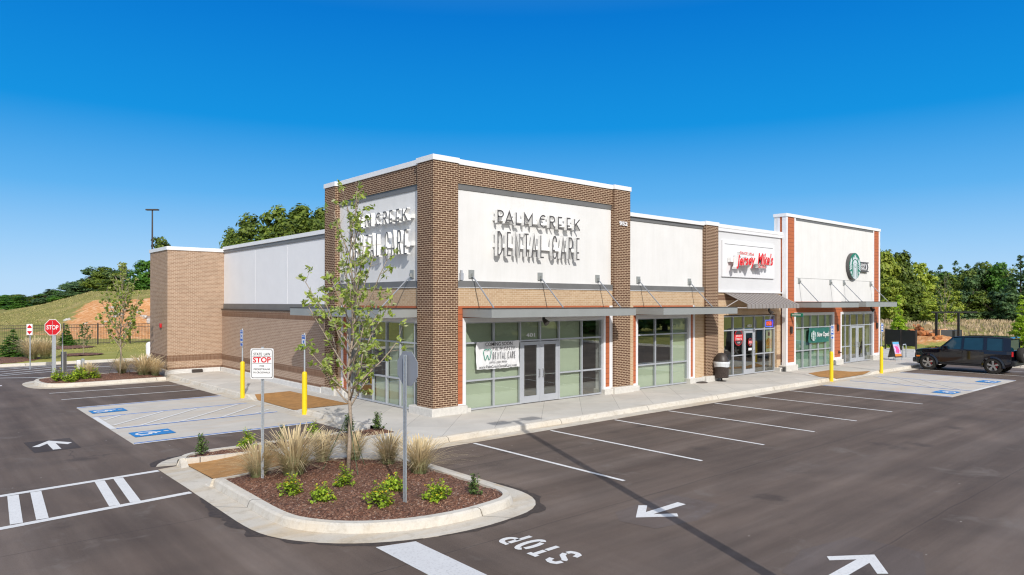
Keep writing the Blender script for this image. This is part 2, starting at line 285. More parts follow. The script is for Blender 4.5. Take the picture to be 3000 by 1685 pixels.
M['bag']=plain('white_bin_liner',(.62,.65,.68),.4,var=.08,sc=12,bst=.4,bsc=14); M['carpaint']=plain('black_car_paint',(.002,.003,.008),.06,var=.1,coat=.75,spec=.4)
M['tyre']=plain('tyre_rubber',(.02,.018,.016),.85,var=.2,sc=20); M['rim']=plain('grey_alloy',(.36,.35,.34),.35,metal=.5,var=.05); M['carglass']=plain('tinted_car_glass',(.008,.045,.075),.04,var=.1,spec=.5)
M['chrome']=plain('bright_metal',(.6,.6,.6),.25,metal=.9,var=.02)
M['rock']=plain('pale_rock',(.48,.46,.43),.9,var=.25,sc=4,bst=.6,bsc=8); M['bark']=plain('pale_grey_bark',(.36,.29,.225),.9,var=.25,sc=25,bst=.5,bsc=40); M['barkd']=plain('dark_bark',(.10,.075,.055),.9,var=.3,sc=6,bst=.5,bsc=20)
M['strap']=plain('green_tree_tie',(.07,.10,.05),.8); M['flower']=plain('yellow_petals',(.85,.58,.03),.7); M['wood']=plain('cut_wood',(.5,.36,.2),.8)
def emis(name,c,s):
    m,nt,bs=newmat(name); bs.inputs['Base Color'].default_value=(*c,1); bs.inputs['Emission Color'].default_value=(*c,1); bs.inputs['Emission Strength'].default_value=s; return m
M['neonr']=emis('red_neon',(1,.02,.04),1.6); M['neonb']=emis('blue_neon',(.04,.08,1),2.0)
def leafm(name,cols,trans=.35,rough=.5):
    m=bpy.data.materials.new(name); m.use_nodes=True; nt=m.node_tree; bs=nt.nodes['Principled BSDF']; g=nt.nodes.new('ShaderNodeNewGeometry')
    c=ramp(nt,g.outputs['Random Per Island'],[(i/(len(cols)-1),q) for i,q in enumerate(cols)])
    oi=nt.nodes.new('ShaderNodeObjectInfo'); hsv=nt.nodes.new('ShaderNodeHueSaturation'); mr=nt.nodes.new('ShaderNodeMapRange'); mr.inputs[3].default_value=.85; mr.inputs[4].default_value=1.2; L(nt,oi.outputs['Random'],mr.inputs[0]); L(nt,mr.outputs[0],hsv.inputs['Value']); L(nt,c,hsv.inputs['Color']); c=hsv.outputs[0]
    L(nt,c,bs.inputs['Base Color']); bs.inputs['Roughness'].default_value=rough; bs.inputs['Specular IOR Level'].default_value=.3
    t=nt.nodes.new('ShaderNodeBsdfTranslucent'); L(nt,c,t.inputs[0]); mx=nt.nodes.new('ShaderNodeMixShader'); mx.inputs[0].default_value=trans; L(nt,bs.outputs[0],mx.inputs[1]); L(nt,t.outputs[0],mx.inputs[2]); L(nt,mx.outputs[0],nt.nodes['Material Output'].inputs[0]); return m
M['lf_young']=leafm('young_tree_leaves',[(.22,.32,.05),(.34,.45,.06),(.46,.55,.10),(.50,.56,.18),(.26,.36,.07),(.60,.62,.38)],.4)
M['lf_oak']=leafm('broadleaf_leaves',[(.07,.12,.018),(.14,.20,.03),(.21,.27,.04),(.10,.16,.025)],.3)
M['lf_dark']=leafm('dark_evergreen_leaves',[(.045,.10,.035),(.085,.16,.055),(.13,.21,.07),(.065,.12,.045)],.2)
M['lf_pine']=leafm('olive_pine_leaves',[(.08,.13,.045),(.14,.19,.07),(.20,.25,.09),(.10,.15,.055)],.25)
M['lf_bright']=leafm('bright_spring_leaves',[(.22,.38,.02),(.34,.50,.03),(.42,.58,.05),(.28,.42,.03)],.35)
M['lf_yellow']=leafm('yellow_green_leaves',[(.20,.30,.03),(.34,.42,.05),(.42,.46,.07),(.26,.36,.04)],.3)
M['lf_mid']=leafm('mid_green_leaves',[(.045,.13,.015),(.08,.20,.02),(.12,.26,.03),(.06,.15,.02)],.3)
M['lf_lant']=leafm('lantana_leaves',[(.16,.28,.02),(.30,.46,.03),(.44,.56,.05),(.20,.34,.03)],.3)
M['lf_shrub']=leafm('shrub_leaves',[(.05,.10,.03),(.10,.18,.05),(.18,.26,.07),(.08,.14,.04)],.3)
def blade(name,lo,hi):
    m=bpy.data.materials.new(name); m.use_nodes=True; nt=m.node_tree; bs=nt.nodes['Principled BSDF']; uv=coords(nt,'UV'); sep=nt.nodes.new('ShaderNodeSeparateXYZ'); L(nt,uv,sep.inputs[0]); g=nt.nodes.new('ShaderNodeNewGeometry')
    c=ramp(nt,sep.outputs[1],[(0,lo),(.35,tuple((a+b)/2 for a,b in zip(lo,hi))),(.6,hi),(1,tuple(min(1,a*1.25) for a in hi))]); c=mix(nt,.6,c,ramp(nt,g.outputs['Random Per Island'],[(0,(.6,.6,.6)),(1,(1.3,1.3,1.3))]),'MULTIPLY'); L(nt,c,bs.inputs['Base Color']); bs.inputs['Roughness'].default_value=.7
    t=nt.nodes.new('ShaderNodeBsdfTranslucent'); L(nt,c,t.inputs[0]); mx=nt.nodes.new('ShaderNodeMixShader'); mx.inputs[0].default_value=.3; L(nt,bs.outputs[0],mx.inputs[1]); L(nt,t.outputs[0],mx.inputs[2]); L(nt,mx.outputs[0],nt.nodes['Material Output'].inputs[0]); return m
M['fountain']=blade('fountain_grass_blades',(.20,.25,.10),(.66,.54,.33)); M['drygrass']=blade('dry_grass_blades',(.30,.30,.12),(.58,.44,.28)); M['lawnblade']=blade('lawn_blades',(.24,.26,.06),(.44,.40,.14))
def terrm():
    m,nt,bs=newmat('grass_and_clay_ground'); g=geo(nt); at_=nt.nodes.new('ShaderNodeAttribute'); at_.attribute_name='dirt'; lw=nt.nodes.new('ShaderNodeAttribute'); lw.attribute_name='lawn'
    n1=noise(nt,g,.35,6,.7,.5); n2=noise(nt,g,2.2,5,.7); n3=noise(nt,g,.12,4,.6)
    grass=ramp(nt,n1,[(.3,(.19,.20,.055)),(.5,(.28,.26,.085)),(.68,(.42,.33,.16))]); grass=mix(nt,.7,grass,ramp(nt,n2,[(.3,(.65,.7,.6)),(.7,(1.25,1.2,1.2))]),'MULTIPLY')
    lawn=ramp(nt,n1,[(.3,(.26,.27,.06)),(.7,(.42,.38,.13))]); lawn=mix(nt,.6,lawn,ramp(nt,n2,[(.3,(.75,.75,.7)),(.7,(1.15,1.15,1.1))]),'MULTIPLY'); grass=mix(nt,lw.outputs['Fac'],grass,lawn)
    clay=ramp(nt,n2,[(.28,(.46,.19,.07)),(.5,(.66,.32,.13)),(.64,(.78,.50,.29)),(.74,(.70,.63,.54))])
    ms=nt.nodes.new('ShaderNodeMath'); ms.operation='ADD'; L(nt,at_.outputs['Fac'],ms.inputs[0]); sb=nt.nodes.new('ShaderNodeMath'); sb.operation='MULTIPLY_ADD'; sb.inputs[1].default_value=1.4; sb.inputs[2].default_value=-.7; L(nt,noise(nt,g,.5,6,.75),sb.inputs[0]); L(nt,sb.outputs[0],ms.inputs[1])
    fac=ramp(nt,ms.outputs[0],[(.42,(0,0,0)),(.58,(1,1,1))]); L(nt,mix(nt,fac,grass,clay),bs.inputs['Base Color']); bs.inputs['Roughness'].default_value=.95; bs.inputs['Specular IOR Level'].default_value=.1; bump(nt,bs,n2,.8,.15); return m
M['terrain']=terrm()
# ---------------------------------------------------------------- text
def text_mb(s,size=1,off=0,ext=0,shear=0,ax='CENTER',space=1,sx=1):
    cu=bpy.data.curves.new('t','FONT'); cu.body=s; cu.size=size; cu.offset=off; cu.extrude=ext; cu.shear=shear; cu.align_x=ax; cu.align_y='CENTER'; cu.space_character=space; cu.resolution_u=3
    o=bpy.data.objects.new('t',cu); COL.objects.link(o); dg=bpy.context.evaluated_depsgraph_get(); me=bpy.data.meshes.new_from_object(o.evaluated_get(dg))
    mb=MB(); mb.v=[(v.co.x*sx,v.co.y,v.co.z) for v in me.vertices]; mb.f=[tuple(p.vertices) for p in me.polygons]; mb.m=[0 if abs(p.normal.z)>.7 else 1 for p in me.polygons]
    bpy.data.objects.remove(o); bpy.data.curves.remove(cu); bpy.data.meshes.remove(me); return mb
def text_fit(s,w,h,**k):   # centred text scaled to width w and height h
    mb=text_mb(s,**k); xs=[v[0] for v in mb.v]; ys=[v[1] for v in mb.v]; cx=(max(xs)+min(xs))/2; cy=(max(ys)+min(ys))/2; a=w/(max(xs)-min(xs)); b=h/(max(ys)-min(ys))
    mb.v=[((x-cx)*a,(y-cy)*b,z) for x,y,z in mb.v]; return mb
def arc(cx,cy,rx,ry,a0,a1,n=10): return [(cx+rx*math.cos(R_(a0+(a1-a0)*i/n)),cy+ry*math.sin(R_(a0+(a1-a0)*i/n))) for i in range(n+1)]
GL={'P':[[(0,0),(0,1),(.45,1)]+arc(.45,.75,.5,.25,90,-90)[1:]+[(0,.5)]],'A':[[(0,0),(.5,1),(1,0)],[(.16,.28),(.84,.28)]],'L':[[(0,1),(0,0),(.75,0)]],'M':[[(0,0),(0,1),(.5,.4),(1,1),(1,0)]],
'C':[arc(.55,.5,.52,.5,55,305,16),[(.12,.68),(.75,.68)]],'R':[[(0,0),(0,1),(.45,1)]+arc(.45,.75,.45,.25,90,-90)[1:]+[(0,.5)],[(.35,.5),(.9,0)]],'E':[[(.8,1),(0,1),(0,0),(.8,0)],[(0,.32),(.7,.32)]],
'K':[[(0,0),(0,1)],[(.9,1),(.05,.42)],[(.3,.58),(.95,0)]],'D':[[(0,0),(0,1),(.4,1)]+arc(.4,.5,.5,.5,90,-90)[1:]+[(0,0)]],'N':[[(0,0),(0,1),(.9,0),(.9,1)]],'T':[[(0,1),(1,1)],[(.5,1),(.5,0)]],
'd':[[(0,0),(0,1),(.35,1),(.75,.86),(.85,.7),(.85,.3),(.75,.14),(.35,0),(0,0)]],'c':[[(.85,.75),(.8,.9),(.6,1),(.3,1),(.08,.88),(0,.7),(0,.3),(.08,.12),(.3,0),(.6,0),(.8,.1),(.85,.25)],[(.05,.36),(.5,.36)]],
'S':[[(.95,.78),(.85,.95),(.6,1),(.35,1),(.1,.95),(0,.76),(.12,.6),(.85,.4),(1,.24),(.88,.05),(.6,0),(.35,0),(.1,.05),(.02,.24)]],'O':[arc(.5,.5,.5,.5,0,360,24)]}
def stroke(mb,pts,wd,z0,z1):
    P=[Vector(p) for p in pts]; n=len(P); closed=(P[0]-P[-1]).length<1e-5; Lf=[];Rg=[]
    for i in range(n):
        if closed: a=P[i-1] if i>0 else P[-2]; b=P[(i+1)] if i<n-1 else P[1]
        else: a=P[max(i-1,0)]; b=P[min(i+1,n-1)]
        d0=(P[i]-a).normalized() if (P[i]-a).length>1e-6 else (b-P[i]).normalized(); d1=(b-P[i]).normalized() if (b-P[i]).length>1e-6 else d0
        t=(d0+d1); t=t.normalized() if t.length>1e-6 else d0; nn=Vector((-t.y,t.x)); c=max(.35,abs(nn.dot(Vector((-d0.y,d0.x))))); h=wd/2/c
        Lf.append(P[i]+nn*h); Rg.append(P[i]-nn*h)
    for i in range(n-1):
        a,b,c,d=Lf[i],Lf[i+1],Rg[i+1],Rg[i]; f=lambda q,z:(q.x,q.y,z)
        mb.face([f(d,z1),f(c,z1),f(b,z1),f(a,z1)],0)
        mb.face([f(a,z1),f(b,z1),f(b,z0),f(a,z0)],1); mb.face([f(c,z1),f(d,z1),f(d,z0),f(c,z0)],1)
        if not closed and i==0: mb.face([f(d,z1),f(a,z1),f(a,z0),f(d,z0)],1)
        if not closed and i==n-2: mb.face([f(b,z1),f(c,z1),f(c,z0),f(b,z0)],1)
def glyph(ch,x0,x1,y0,y1,wd,z0,z1):
    mb=MB()
    for k,st in enumerate(GL[ch]): stroke(mb,[(x0+p[0]*(x1-x0),y0+p[1]*(y1-y0)) for p in st],wd,z0,z1-.003*k)
    return mb
#@@STRUCTURE
# ================================================================ GROUND
def dipz(x,y):
    def s(t): t=max(0,min(1,t)); return t*t*(3-2*t)
    a=s((y-4.1)/.9)*s((9.0-y)/.9)*s((-.65-x)/1.6) if x<0 and y>3 else 0
    b=s((x-20.9)/1.0)*s((26.0-x)/1.0)*s((-1.2-y)/1.7) if x>18 else 0
    return -.135*max(a,b)
ter_u=[-900,-400,0,130,265,440,700,1000]; ter_h=[.2,.8,2.0,3.15,4.9,5.25,5.5,5.0]
def sst(a,b,x): t=max(0.0,min(1.0,(x-a)/(b-a))); return t*t*(3-2*t)
def terr(x,y):
    rel=np.array([x,y,0])-np.array([CX,CY,0]); d=rel@F; l=rel@RT
    if d<20: return (.9*sst(-31,-42,y) if y<-30 else -.02),0,1,0
    u=1500+FPX*l/d; h=-.02; dirt=0; lawn=1
    if u<1700 and d>61:
        r=float(np.interp(u,ter_u,ter_h)); fade=1-sst(1150,1600,u); h+=fade*(r*sst(61,97,d)*(1-.75*sst(135,230,d))+.25*mnoise.noise((x*.12,y*.12,0))*sst(62,72,d))
        dirt=sst(150,300,u+25*mnoise.noise((x*.2,y*.2,3)))*sst(62,65,d)*(1-sst(82,89,d))*1.0+.38*sst(63,67,d)*(1-sst(72,82,d)); lawn=1-sst(60,63,d)
        h+=.9*dirt*max(0,mnoise.noise((x*.15,y*.15,7)))
    elif u>2300 and d>56:
        h+=1.45*sst(58,78,d)+.3*mnoise.noise((x*.1,y*.1,5))*sst(60,70,d); k=sst(2650,2700,u)*(1-sst(2770,2830,u)); m=k*sst(55,58,d)*(1-sst(62,68,d)); h+=1.3*m*(.7+.6*mnoise.noise((x*.5,y*.5,1))); dirt=m*1.2; lawn=1-sst(60,64,d)
    return h,min(1,dirt),lawn,1
def garr(segs):
    out=[]
    for a,b,st in segs: n=max(1,round((b-a)/st)); out+=[a+(b-a)*i/n for i in range(n)]
    return out+[segs[-1][1]]
xs=garr([(-220,-60,8),(-60,-12,2),(-12,36.2,1.2),(36.2,36.25,.05),(36.25,90,1.1),(90,150,4),(150,420,15)])
ys=garr([(-140,-30.1,10),(-30.1,-30,.05),(-30,31.25,2),(31.25,31.3,.05),(31.3,110,1.2),(110,200,5),(200,420,15)])
V=[];D=[];W=[]
for y in ys:
    for x in xs:
        h,dr,lw_,_=terr(x,y); 
        if x<36.22 and -30.02<y<31.28: h=-.45; dr=0; lw_=1
        V.append((x,y,h)); D.append(dr); W.append(lw_)
nx=len(xs); Fc=[(j*nx+i,j*nx+i+1,(j+1)*nx+i+1,(j+1)*nx+i) for j in range(len(ys)-1) for i in range(nx-1)]
me=bpy.data.meshes.new('grass_ground'); me.from_pydata(V,[],Fc); me.materials.append(M['terrain'])
for nm,arr in (('dirt',D),('lawn',W)):
    a=me.attributes.new(nm,'FLOAT','POINT'); a.data.foreach_set('value',arr)
me.polygons.foreach_set('use_smooth',[True]*len(me.polygons)); o=bpy.data.objects.new('grass_ground',me); link(o); tag(o,kind='structure')
def hit(u,v,d0=50,d1=260):
    d=d0
    while d<d1:
        x,y=at(u,d)
        if ztop(v,d)<=terr(x,y)[0]: return x,y,terr(x,y)[0],d
        d+=.4
    x,y=at(u,d1); return x,y,terr(x,y)[0],d1
def S(name,mb,mats,smooth=False,**k):
    o=mb.build(name,mats,smooth=smooth,uv=False); return tag(o,kind='structure')
AZ=-.15
S('parking_lot',MB().box(-120,36.2,-30,31.25,AZ-.3,AZ),M['asphalt'])
# ---- kerb lines (outward side = right of travel)
def offs(P,d):
    out=[]
    for i,p in enumerate(P):
        a=Vector(P[max(i-1,0)]); b=Vector(P[min(i+1,len(P)-1)]); t=(b-a).normalized(); out.append((p[0]+t.y*d,p[1]-t.x*d))
    return out
def dens(P,st=.25):
    out=[]
    for a,b in zip(P[:-1],P[1:]):
        n=max(1,int(math.hypot(b[0]-a[0],b[1]-a[1])/st)); out+=[(a[0]+(b[0]-a[0])*i/n,a[1]+(b[1]-a[1])*i/n) for i in range(n)]
    return out+[P[-1]]
def chaik(P,k=2):
    for _ in range(k):
        q=[P[0]]
        for a,b in zip(P[:-1],P[1:]): q+=[(a[0]*.75+b[0]*.25,a[1]*.75+b[1]*.25),(a[0]*.25+b[0]*.75,a[1]*.25+b[1]*.75)]
        P=q+[P[-1]]
    return P
def kerb(P,top=.012,gut=.62,low=None,flare=.5,gname='gutter',kname='kerb'):
    P=dens(P,.3); n=len(P); m1=MB(); m2=MB(); A=P; B=offs(P,.13); C_=offs(P,.17); D_=offs(P,.20); G=offs(P,gut)
    def zt(i): return max(-.135,top+dipz(*B[i])*1.15)
    for i in range(n-1):
        za,zb=zt(i),zt(i+1); q=lambda p,z:(p[0],p[1],z)
        m1.face([q(A[i],za),q(B[i],za),q(B[i+1],zb),q(A[i+1],zb)]); m1.face([q(B[i],za),q(C_[i],za-.03),q(C_[i+1],zb-.03),q(B[i+1],zb)])
        m1.face([q(C_[i],za-.03),q(D_[i],-.137),q(D_[i+1],-.137),q(C_[i+1],zb-.03)]); m1.face([q(A[i],-.2),q(A[i],za),q(A[i+1],zb),q(A[i+1],-.2)])
        m2.face([q(D_[i],-.138),q(G[i],AZ+.006),q(G[i+1],AZ+.006),q(D_[i+1],-.138)]); m2.face([q(G[i],AZ+.006),q(G[i],AZ-.05),q(G[i+1],AZ-.05),q(G[i+1],AZ+.006)])
    for k in (0,n-1):
        z=zt(k); m1.face([(A[k][0],A[k][1],z),(B[k][0],B[k][1],z),(D_[k][0],D_[k][1],-.15),(A[k][0],A[k][1],-.15)])
    S(kname,m1,M['kerb'],smooth=False); S(gname,m2,M['gutter']); return P,G
M1=[(-7.6,-3.5),(-7.6,-5.2)]+chaik([(-7.6,-5.2),(-7.6,-6.6),(-7.45,-7.2),(-6.95,-7.85),(-6.2,-8.28),(-5.35,-8.45),(-4.6,-8.4),(-4.1,-8.3),(-3.88,-7.9),(-3.9,-7.2)],2)+[(-3.92,-5.0)]+chaik([(-3.92,-4.6),(-3.85,-3.7),(-3.35,-3.1),(-2.5,-2.8),(-1.5,-2.78)],2)+[(6,-2.78),(20,-2.86),(36,-2.86)]
P1,G1=kerb(M1)
M2=[(-2.6,19.3),(-2.56,18.25),(-2.42,12),(-2.3,5),(-2.2,1.0)]+chaik([(-2.2,.8),(-2.25,-.2),(-2.7,-.52),(-3.4,-.6)],2)+[(-6.3,-.62)]+chaik([(-6.4,-.62),(-7.1,-.62),(-7.5,-.8),(-7.64,-1.15)],2)
P2,G2=kerb(M2)
M3=[(-2.7,21.7)]+chaik([(-6.6,21.6),(-7.5,21.3),(-7.95,20.6),(-7.97,19.3),(-7.8,18.3),(-7.2,17.98),(-6.2,17.93)],2)+[(-3.15,18.05)]
P3,G3=kerb(M3)
kerb([(-60,31.35),(-7.8,31.35),(20,31.1)][::-1] and [(-60,31.42),(20,31.42)],gut=.45)
kerb([(36.45,-90),(36.45,-9.5)][::1] and [(36.4,31),(36.4,-90)],gut=.5)
# gutter at the crossing between kerb ends
g=MB(); g.face([(-7.64,-1.15,-.136),(-7.6,-3.5,-.136),(-8.22,-3.5,AZ+.006),(-8.24,-1.2,AZ+.006)]); S('gutter',g,M['gutter'])
# dark damp edge of asphalt around the island gutter
random.seed(5)
def damp(G,i0,i1,wmax,seed):
    random.seed(seed); Q=dens(G[i0:i1],.09); O=[]
    for k,(p,q) in enumerate(zip(Q,offs(Q,1))):
        e=max(0,math.sin(math.pi*k/(len(Q)-1)))**.6; w_=(.03+wmax*e*(.5+.9*mnoise.noise((k*.05,seed,0))+.5*mnoise.noise((k*.3,seed,2))+.35*mnoise.noise((k*.9,seed,5)))); w_=max(.02,w_); O.append((p[0]+(q[0]-p[0])*w_,p[1]+(q[1]-p[1])*w_))
    m=MB()
    for a in range(len(Q)-1): m.face([(*Q[a],AZ+.004),(*Q[a+1],AZ+.004),(*O[a+1],AZ+.003),(*O[a],AZ+.003)])
    S('damp_asphalt_edge',m,M['asphalt_dark'])
nn=len(G1); ia=0; ib=min(range(nn),key=lambda i:(G1[i][0]+3.3)**2+(G1[i][1]+6.6)**2)
imid=min(range(nn),key=lambda i:(G1[i][0]+5.9)**2+(G1[i][1]+8.9)**2)
damp(G1,2,imid,.30,3); damp(G1,imid,ib,.26,8)
iw=min(range(len(G2)),key=lambda i:(G2[i][0]+7.2)**2+(G2[i][1]-.1)**2); damp(G2,iw,len(G2),.3,4)
# ---- sidewalks
def grid_sheet(name,X,Y,zf,mat,inside=None,bot=None):
    v=[(x,y,zf(x,y)) for y in Y for x in X]; n=len(X); f=[]
    for j in range(len(Y)-1):
        for i in range(n-1):
            if inside and not inside((X[i]+X[i+1])/2,(Y[j]+Y[j+1])/2): continue
            f.append((j*n+i,j*n+i+1,(j+1)*n+i+1,(j+1)*n+i))
    m=MB(); m.v=v; m.f=f; m.m=[0]*len(f); o=S(name,m,mat); return o
lin=lambda a,b,n:[a+(b-a)*i/n for i in range(n+1)]
grid_sheet('sidewalk',lin(-2.25,36.3,190),lin(-2.875,.9,18),lambda x,y:max(-.135,dipz(x,y)),M['walk'])
grid_sheet('sidewalk',lin(0,1,12),lin(.9,19.6,92),lambda x,y:0,M['walk'])
o=bpy.data.objects['sidewalk.001']; me=o.data
for v_ in me.vertices:
    y=v_.co.y; x0=np.interp(y,[.9,5,12,18.25,19.6],[-2.25,-2.34,-2.46,-2.6,-2.64]); x=x0+(.3-x0)*v_.co.x; v_.co.x=x; v_.co.z=max(-.135,dipz(x,y))
m=MB(); m.prism([(-5.75,-1.45),(-5.9,-3.2),(-5.45,-3.1),(-4.75,-3.45),(-3.95,-4.5),(-3.9,-3.9),(-3.5,-3.25),(-2.9,-2.95),(-2.252,-2.86),(-2.252,-1.45)],-.2,.001); S('island_path',m,M['walk'])
m=MB(); m.box(34.6,46.5,.9,5.4,-.2,.0).box(36.3,46.5,-2.9,.9,-.2,.0); S('patio_paving',m,M['walk'])
# tactile mats
def polymesh(name,poly,zf,mat,st=.12):
    def ins(x,y):
        c=False; n=len(poly)
        for i in range(n):
            x1,y1=poly[i]; x2,y2=poly[(i+1)%n]
            if (y1>y)!=(y2>y) and x<(x2-x1)*(y-y1)/(y2-y1)+x1: c=not c
        return c
    xa=[p[0] for p in poly]; ya=[p[1] for p in poly]; nx_=int((max(xa)-min(xa))/st)+1; ny_=int((max(ya)-min(ya))/st)+1
    return grid_sheet(name,lin(min(xa),max(xa),nx_),lin(min(ya),max(ya),ny_),zf,mat,inside=ins)
import mathutils
def flatpoly(name,poly,zf,mat,cuts=5):
    import bmesh
    bm=bmesh.new(); f=bm.faces.new([bm.verts.new((x,y,0)) for x,y in poly]); bmesh.ops.triangulate(bm,faces=[f])
    bmesh.ops.subdivide_edges(bm,edges=bm.edges[:],cuts=cuts,use_grid_fill=True)
    for v_ in bm.verts: v_.co.z=zf(v_.co.x,v_.co.y)
    me=bpy.data.meshes.new(name); bmesh.ops.recalc_face_normals(bm,faces=bm.faces); bm.to_mesh(me); bm.free(); me.materials.append(mat); o=bpy.data.objects.new(name,me); link(o); return tag(o,kind='structure')
flatpoly('tactile_paving',[(-2.27,8.9),(-.82,8.95),(-.66,4.15),(-2.15,4.18),(-2.4,5.0),(-2.42,8.2)],lambda x,y:max(-.13,dipz(x,y))+.012,M['mat'],9)
flatpoly('tactile_paving',[(20.95,-2.82),(22.2,-1.25),(24.6,-1.2),(25.9,-2.82)],lambda x,y:max(-.13,dipz(x,y))+.012,M['mat'],9)
flatpoly('tactile_paving',[(-7.66,-1.16),(-5.75,-1.5),(-5.9,-3.18),(-6.6,-3.35),(-7.6,-3.5)],lambda x,y:-.128*sst(-5.8,-7.5,x)+.012 if x<-5.8 else .012,M['mat'],8)
MB().box(0,.16,-.16,.16,-.14,.0)
m=MB(); m.hull([(-7.84,-1.5,-.145),(-7.64,-1.5,-.145),(-7.6,-1.12,-.145),(-7.80,-1.12,-.145)],[(-7.82,-1.45,-.13),(-7.66,-1.45,-.13),(-7.63,-1.12,.008),(-7.76,-1.12,.008)]); S('kerb_end',m,M['kerb'])
m=MB(); m.hull([(-7.86,-3.5,-.14),(-7.6,-3.5,-.14),(-7.6,-3.2,-.14),(-7.86,-3.2,-.14)],[(-7.80,-3.5,.012),(-7.64,-3.5,.012),(-7.64,-3.25,-.12),(-7.84,-3.25,-.12)]); S('kerb_end',m,M['kerb'])
m=MB(); m.prism([(-7.66,-1.20),(-5.75,-1.52),(-5.75,-1.45),(-7.66,-1.12)],-.2,.012); S('path_edging',m,M['kerb'])
m=MB(); m.prism([(-7.62,-3.55),(-6.6,-3.38),(-5.9,-3.2),(-5.9,-3.13),(-6.6,-3.31),(-7.62,-3.48)],-.2,.0); S('path_edging',m,M['kerb'])
# mulch beds
def inset_d(poly,x,y):
    best=9
    for i in range(len(poly)):
        ax_,ay=poly[i]; bx,by=poly[(i+1)%len(poly)]; dx,dy=bx-ax_,by-ay; t=max(0,min(1,((x-ax_)*dx+(y-ay)*dy)/(dx*dx+dy*dy+1e-9))); best=min(best,math.hypot(x-ax_-t*dx,y-ay-t*dy))
    return best
def bed(poly,st=.05,amp=.05):
    def zf(x,y): return -.035+.09*min(1,inset_d(poly,x,y)/.6)+amp*.35*mnoise.noise((x*2.5,y*2.5,0))+.02*mnoise.noise((x*13,y*13,1))+.018*mnoise.noise((x*31,y*31,4))
    o=polymesh('mulch_bed',poly,zf,M['mulch'],st); o.data.polygons.foreach_set('use_smooth',[False]*len(o.data.polygons)); return o
bedA=[p for p in P1 if p[0]<-3.5 and p[1]<-3.45]; bedA=[(p[0]-.0,p[1]) for p in offs(bedA,.06)]+[(-4.0,-4.4),(-4.75,-3.42),(-5.45,-3.07),(-5.95,-3.15),(-6.6,-3.33)]
bed(bedA)
bed([(-7.66,-1.16),(-7.5,-.8),(-7.1,-.6),(-6.3,-.57),(-3.4,-.55),(-2.7,-.47),(-2.2,-.35),(-2.02,-.75),(-2.14,-1.44),(-5.75,-1.48)])
bed(offs(P3,.06),.09)
bed([(-13,32.5),(-9.5,32.0),(-7.6,32.2),(-6.3,34.0),(-5.6,36.5),(-8,37.5),(-13,38)],.25,.15)
for (x,y,r) in ((-3.6,36.8,1.1),(-3.5,46.2,2.0)):
    bed([(x+r*math.cos(q/10*math.pi)*1.2,y+r*math.sin(q/10*math.pi)) for q in range(20)],.2,.1).location.z=.06
# ---- parking pads and painted markings
m=MB(); m.prism([(-7.98,2.2),(-2.86,2.3),(-3.04,10.52),(-7.98,10.5)],-.17,AZ+.006); S('concrete_pad',m,M['pad'])
m=MB(); m.prism([(18.86,-8.72),(28.0,-8.72),(28.0,-3.46),(18.86,-3.46)],-.17,AZ+.006); S('concrete_pad',m,M['pad'])
def line(mb,p,q,w_=.1,z=AZ+.010):
    a=Vector(p);b=Vector(q);t=(b-a).normalized();n_=Vector((-t.y,t.x))*w_/2; mb.face([(*(a-n_),z),(*(b-n_),z),(*(b+n_),z),(*(a+n_),z)])
def mark(name,segs,mat,w_=.1,z=AZ+.010):
    m=MB()
    for i,s_ in enumerate(segs): line(m,s_[0],s_[1],s_[2] if len(s_)>2 else w_,z+.0006*i)
    return S(name,m,mat)
for k in range(7): x=-1.086+2.839*k; mark('parking_line',[((x,-3.5),(x,-8.64))],M['white'],z=AZ+.005)
for x in (30.68,33.4): mark('parking_line',[((x,-3.55),(x,-8.64))],M['white'],z=AZ+.005)
mark('parking_line',[((-8.1,15.8),(-3.15,15.5))],M['white'],z=AZ+.005); mark('parking_line',[((-8.03,13.3),(-3.1,13.12))],M['white'],z=AZ+.005)
for y,dw in ((10.47,.1),(7.8,-.1),(5.05,.1),(2.32,-.1)):
    x1=np.interp(y,[2,10.5],[-2.9,-3.03]); mark('blue_bay_line',[((-7.95,y),(x1,y))],M['blue']); mark('parking_line',[((-7.95,y+dw),(x1,y+dw))],M['white'],.09)
mark('access_aisle_hatching',[((-7.9,5.0),(-7.9,7.75),.16),((-7.79,6.92),(-7.17,7.65)),((-7.79,5.67),(-5.85,7.66)),((-7.2,5.12),(-4.73,7.68)),((-6.02,5.12),(-3.3,7.7)),((-4.76,5.12),(-2.98,6.95)),((-3.7,5.12),(-2.95,5.75))],M['white'],.1,AZ+.014)
for x,dw in ((18.92,-.0),(21.72,.1),(24.9,-.1),(27.9,.1)):
    mark('blue_bay_line',[((x,-8.7),(x,-3.55))],M['blue'],.09); mark('parking_line',[((x+dw+(.1 if dw==0 else 0),-8.7),(x+dw+(.1 if dw==0 else 0),-3.55))],M['white'],.08,AZ+.012)
mark('access_aisle_hatching',[((21.7,-8.66),(24.9,-8.66),.14)]+[((21.82,-8.2+i*1.1),(24.8,-5.6+i*1.1)) for i in range(3)],M['white'],.07,AZ+.016)
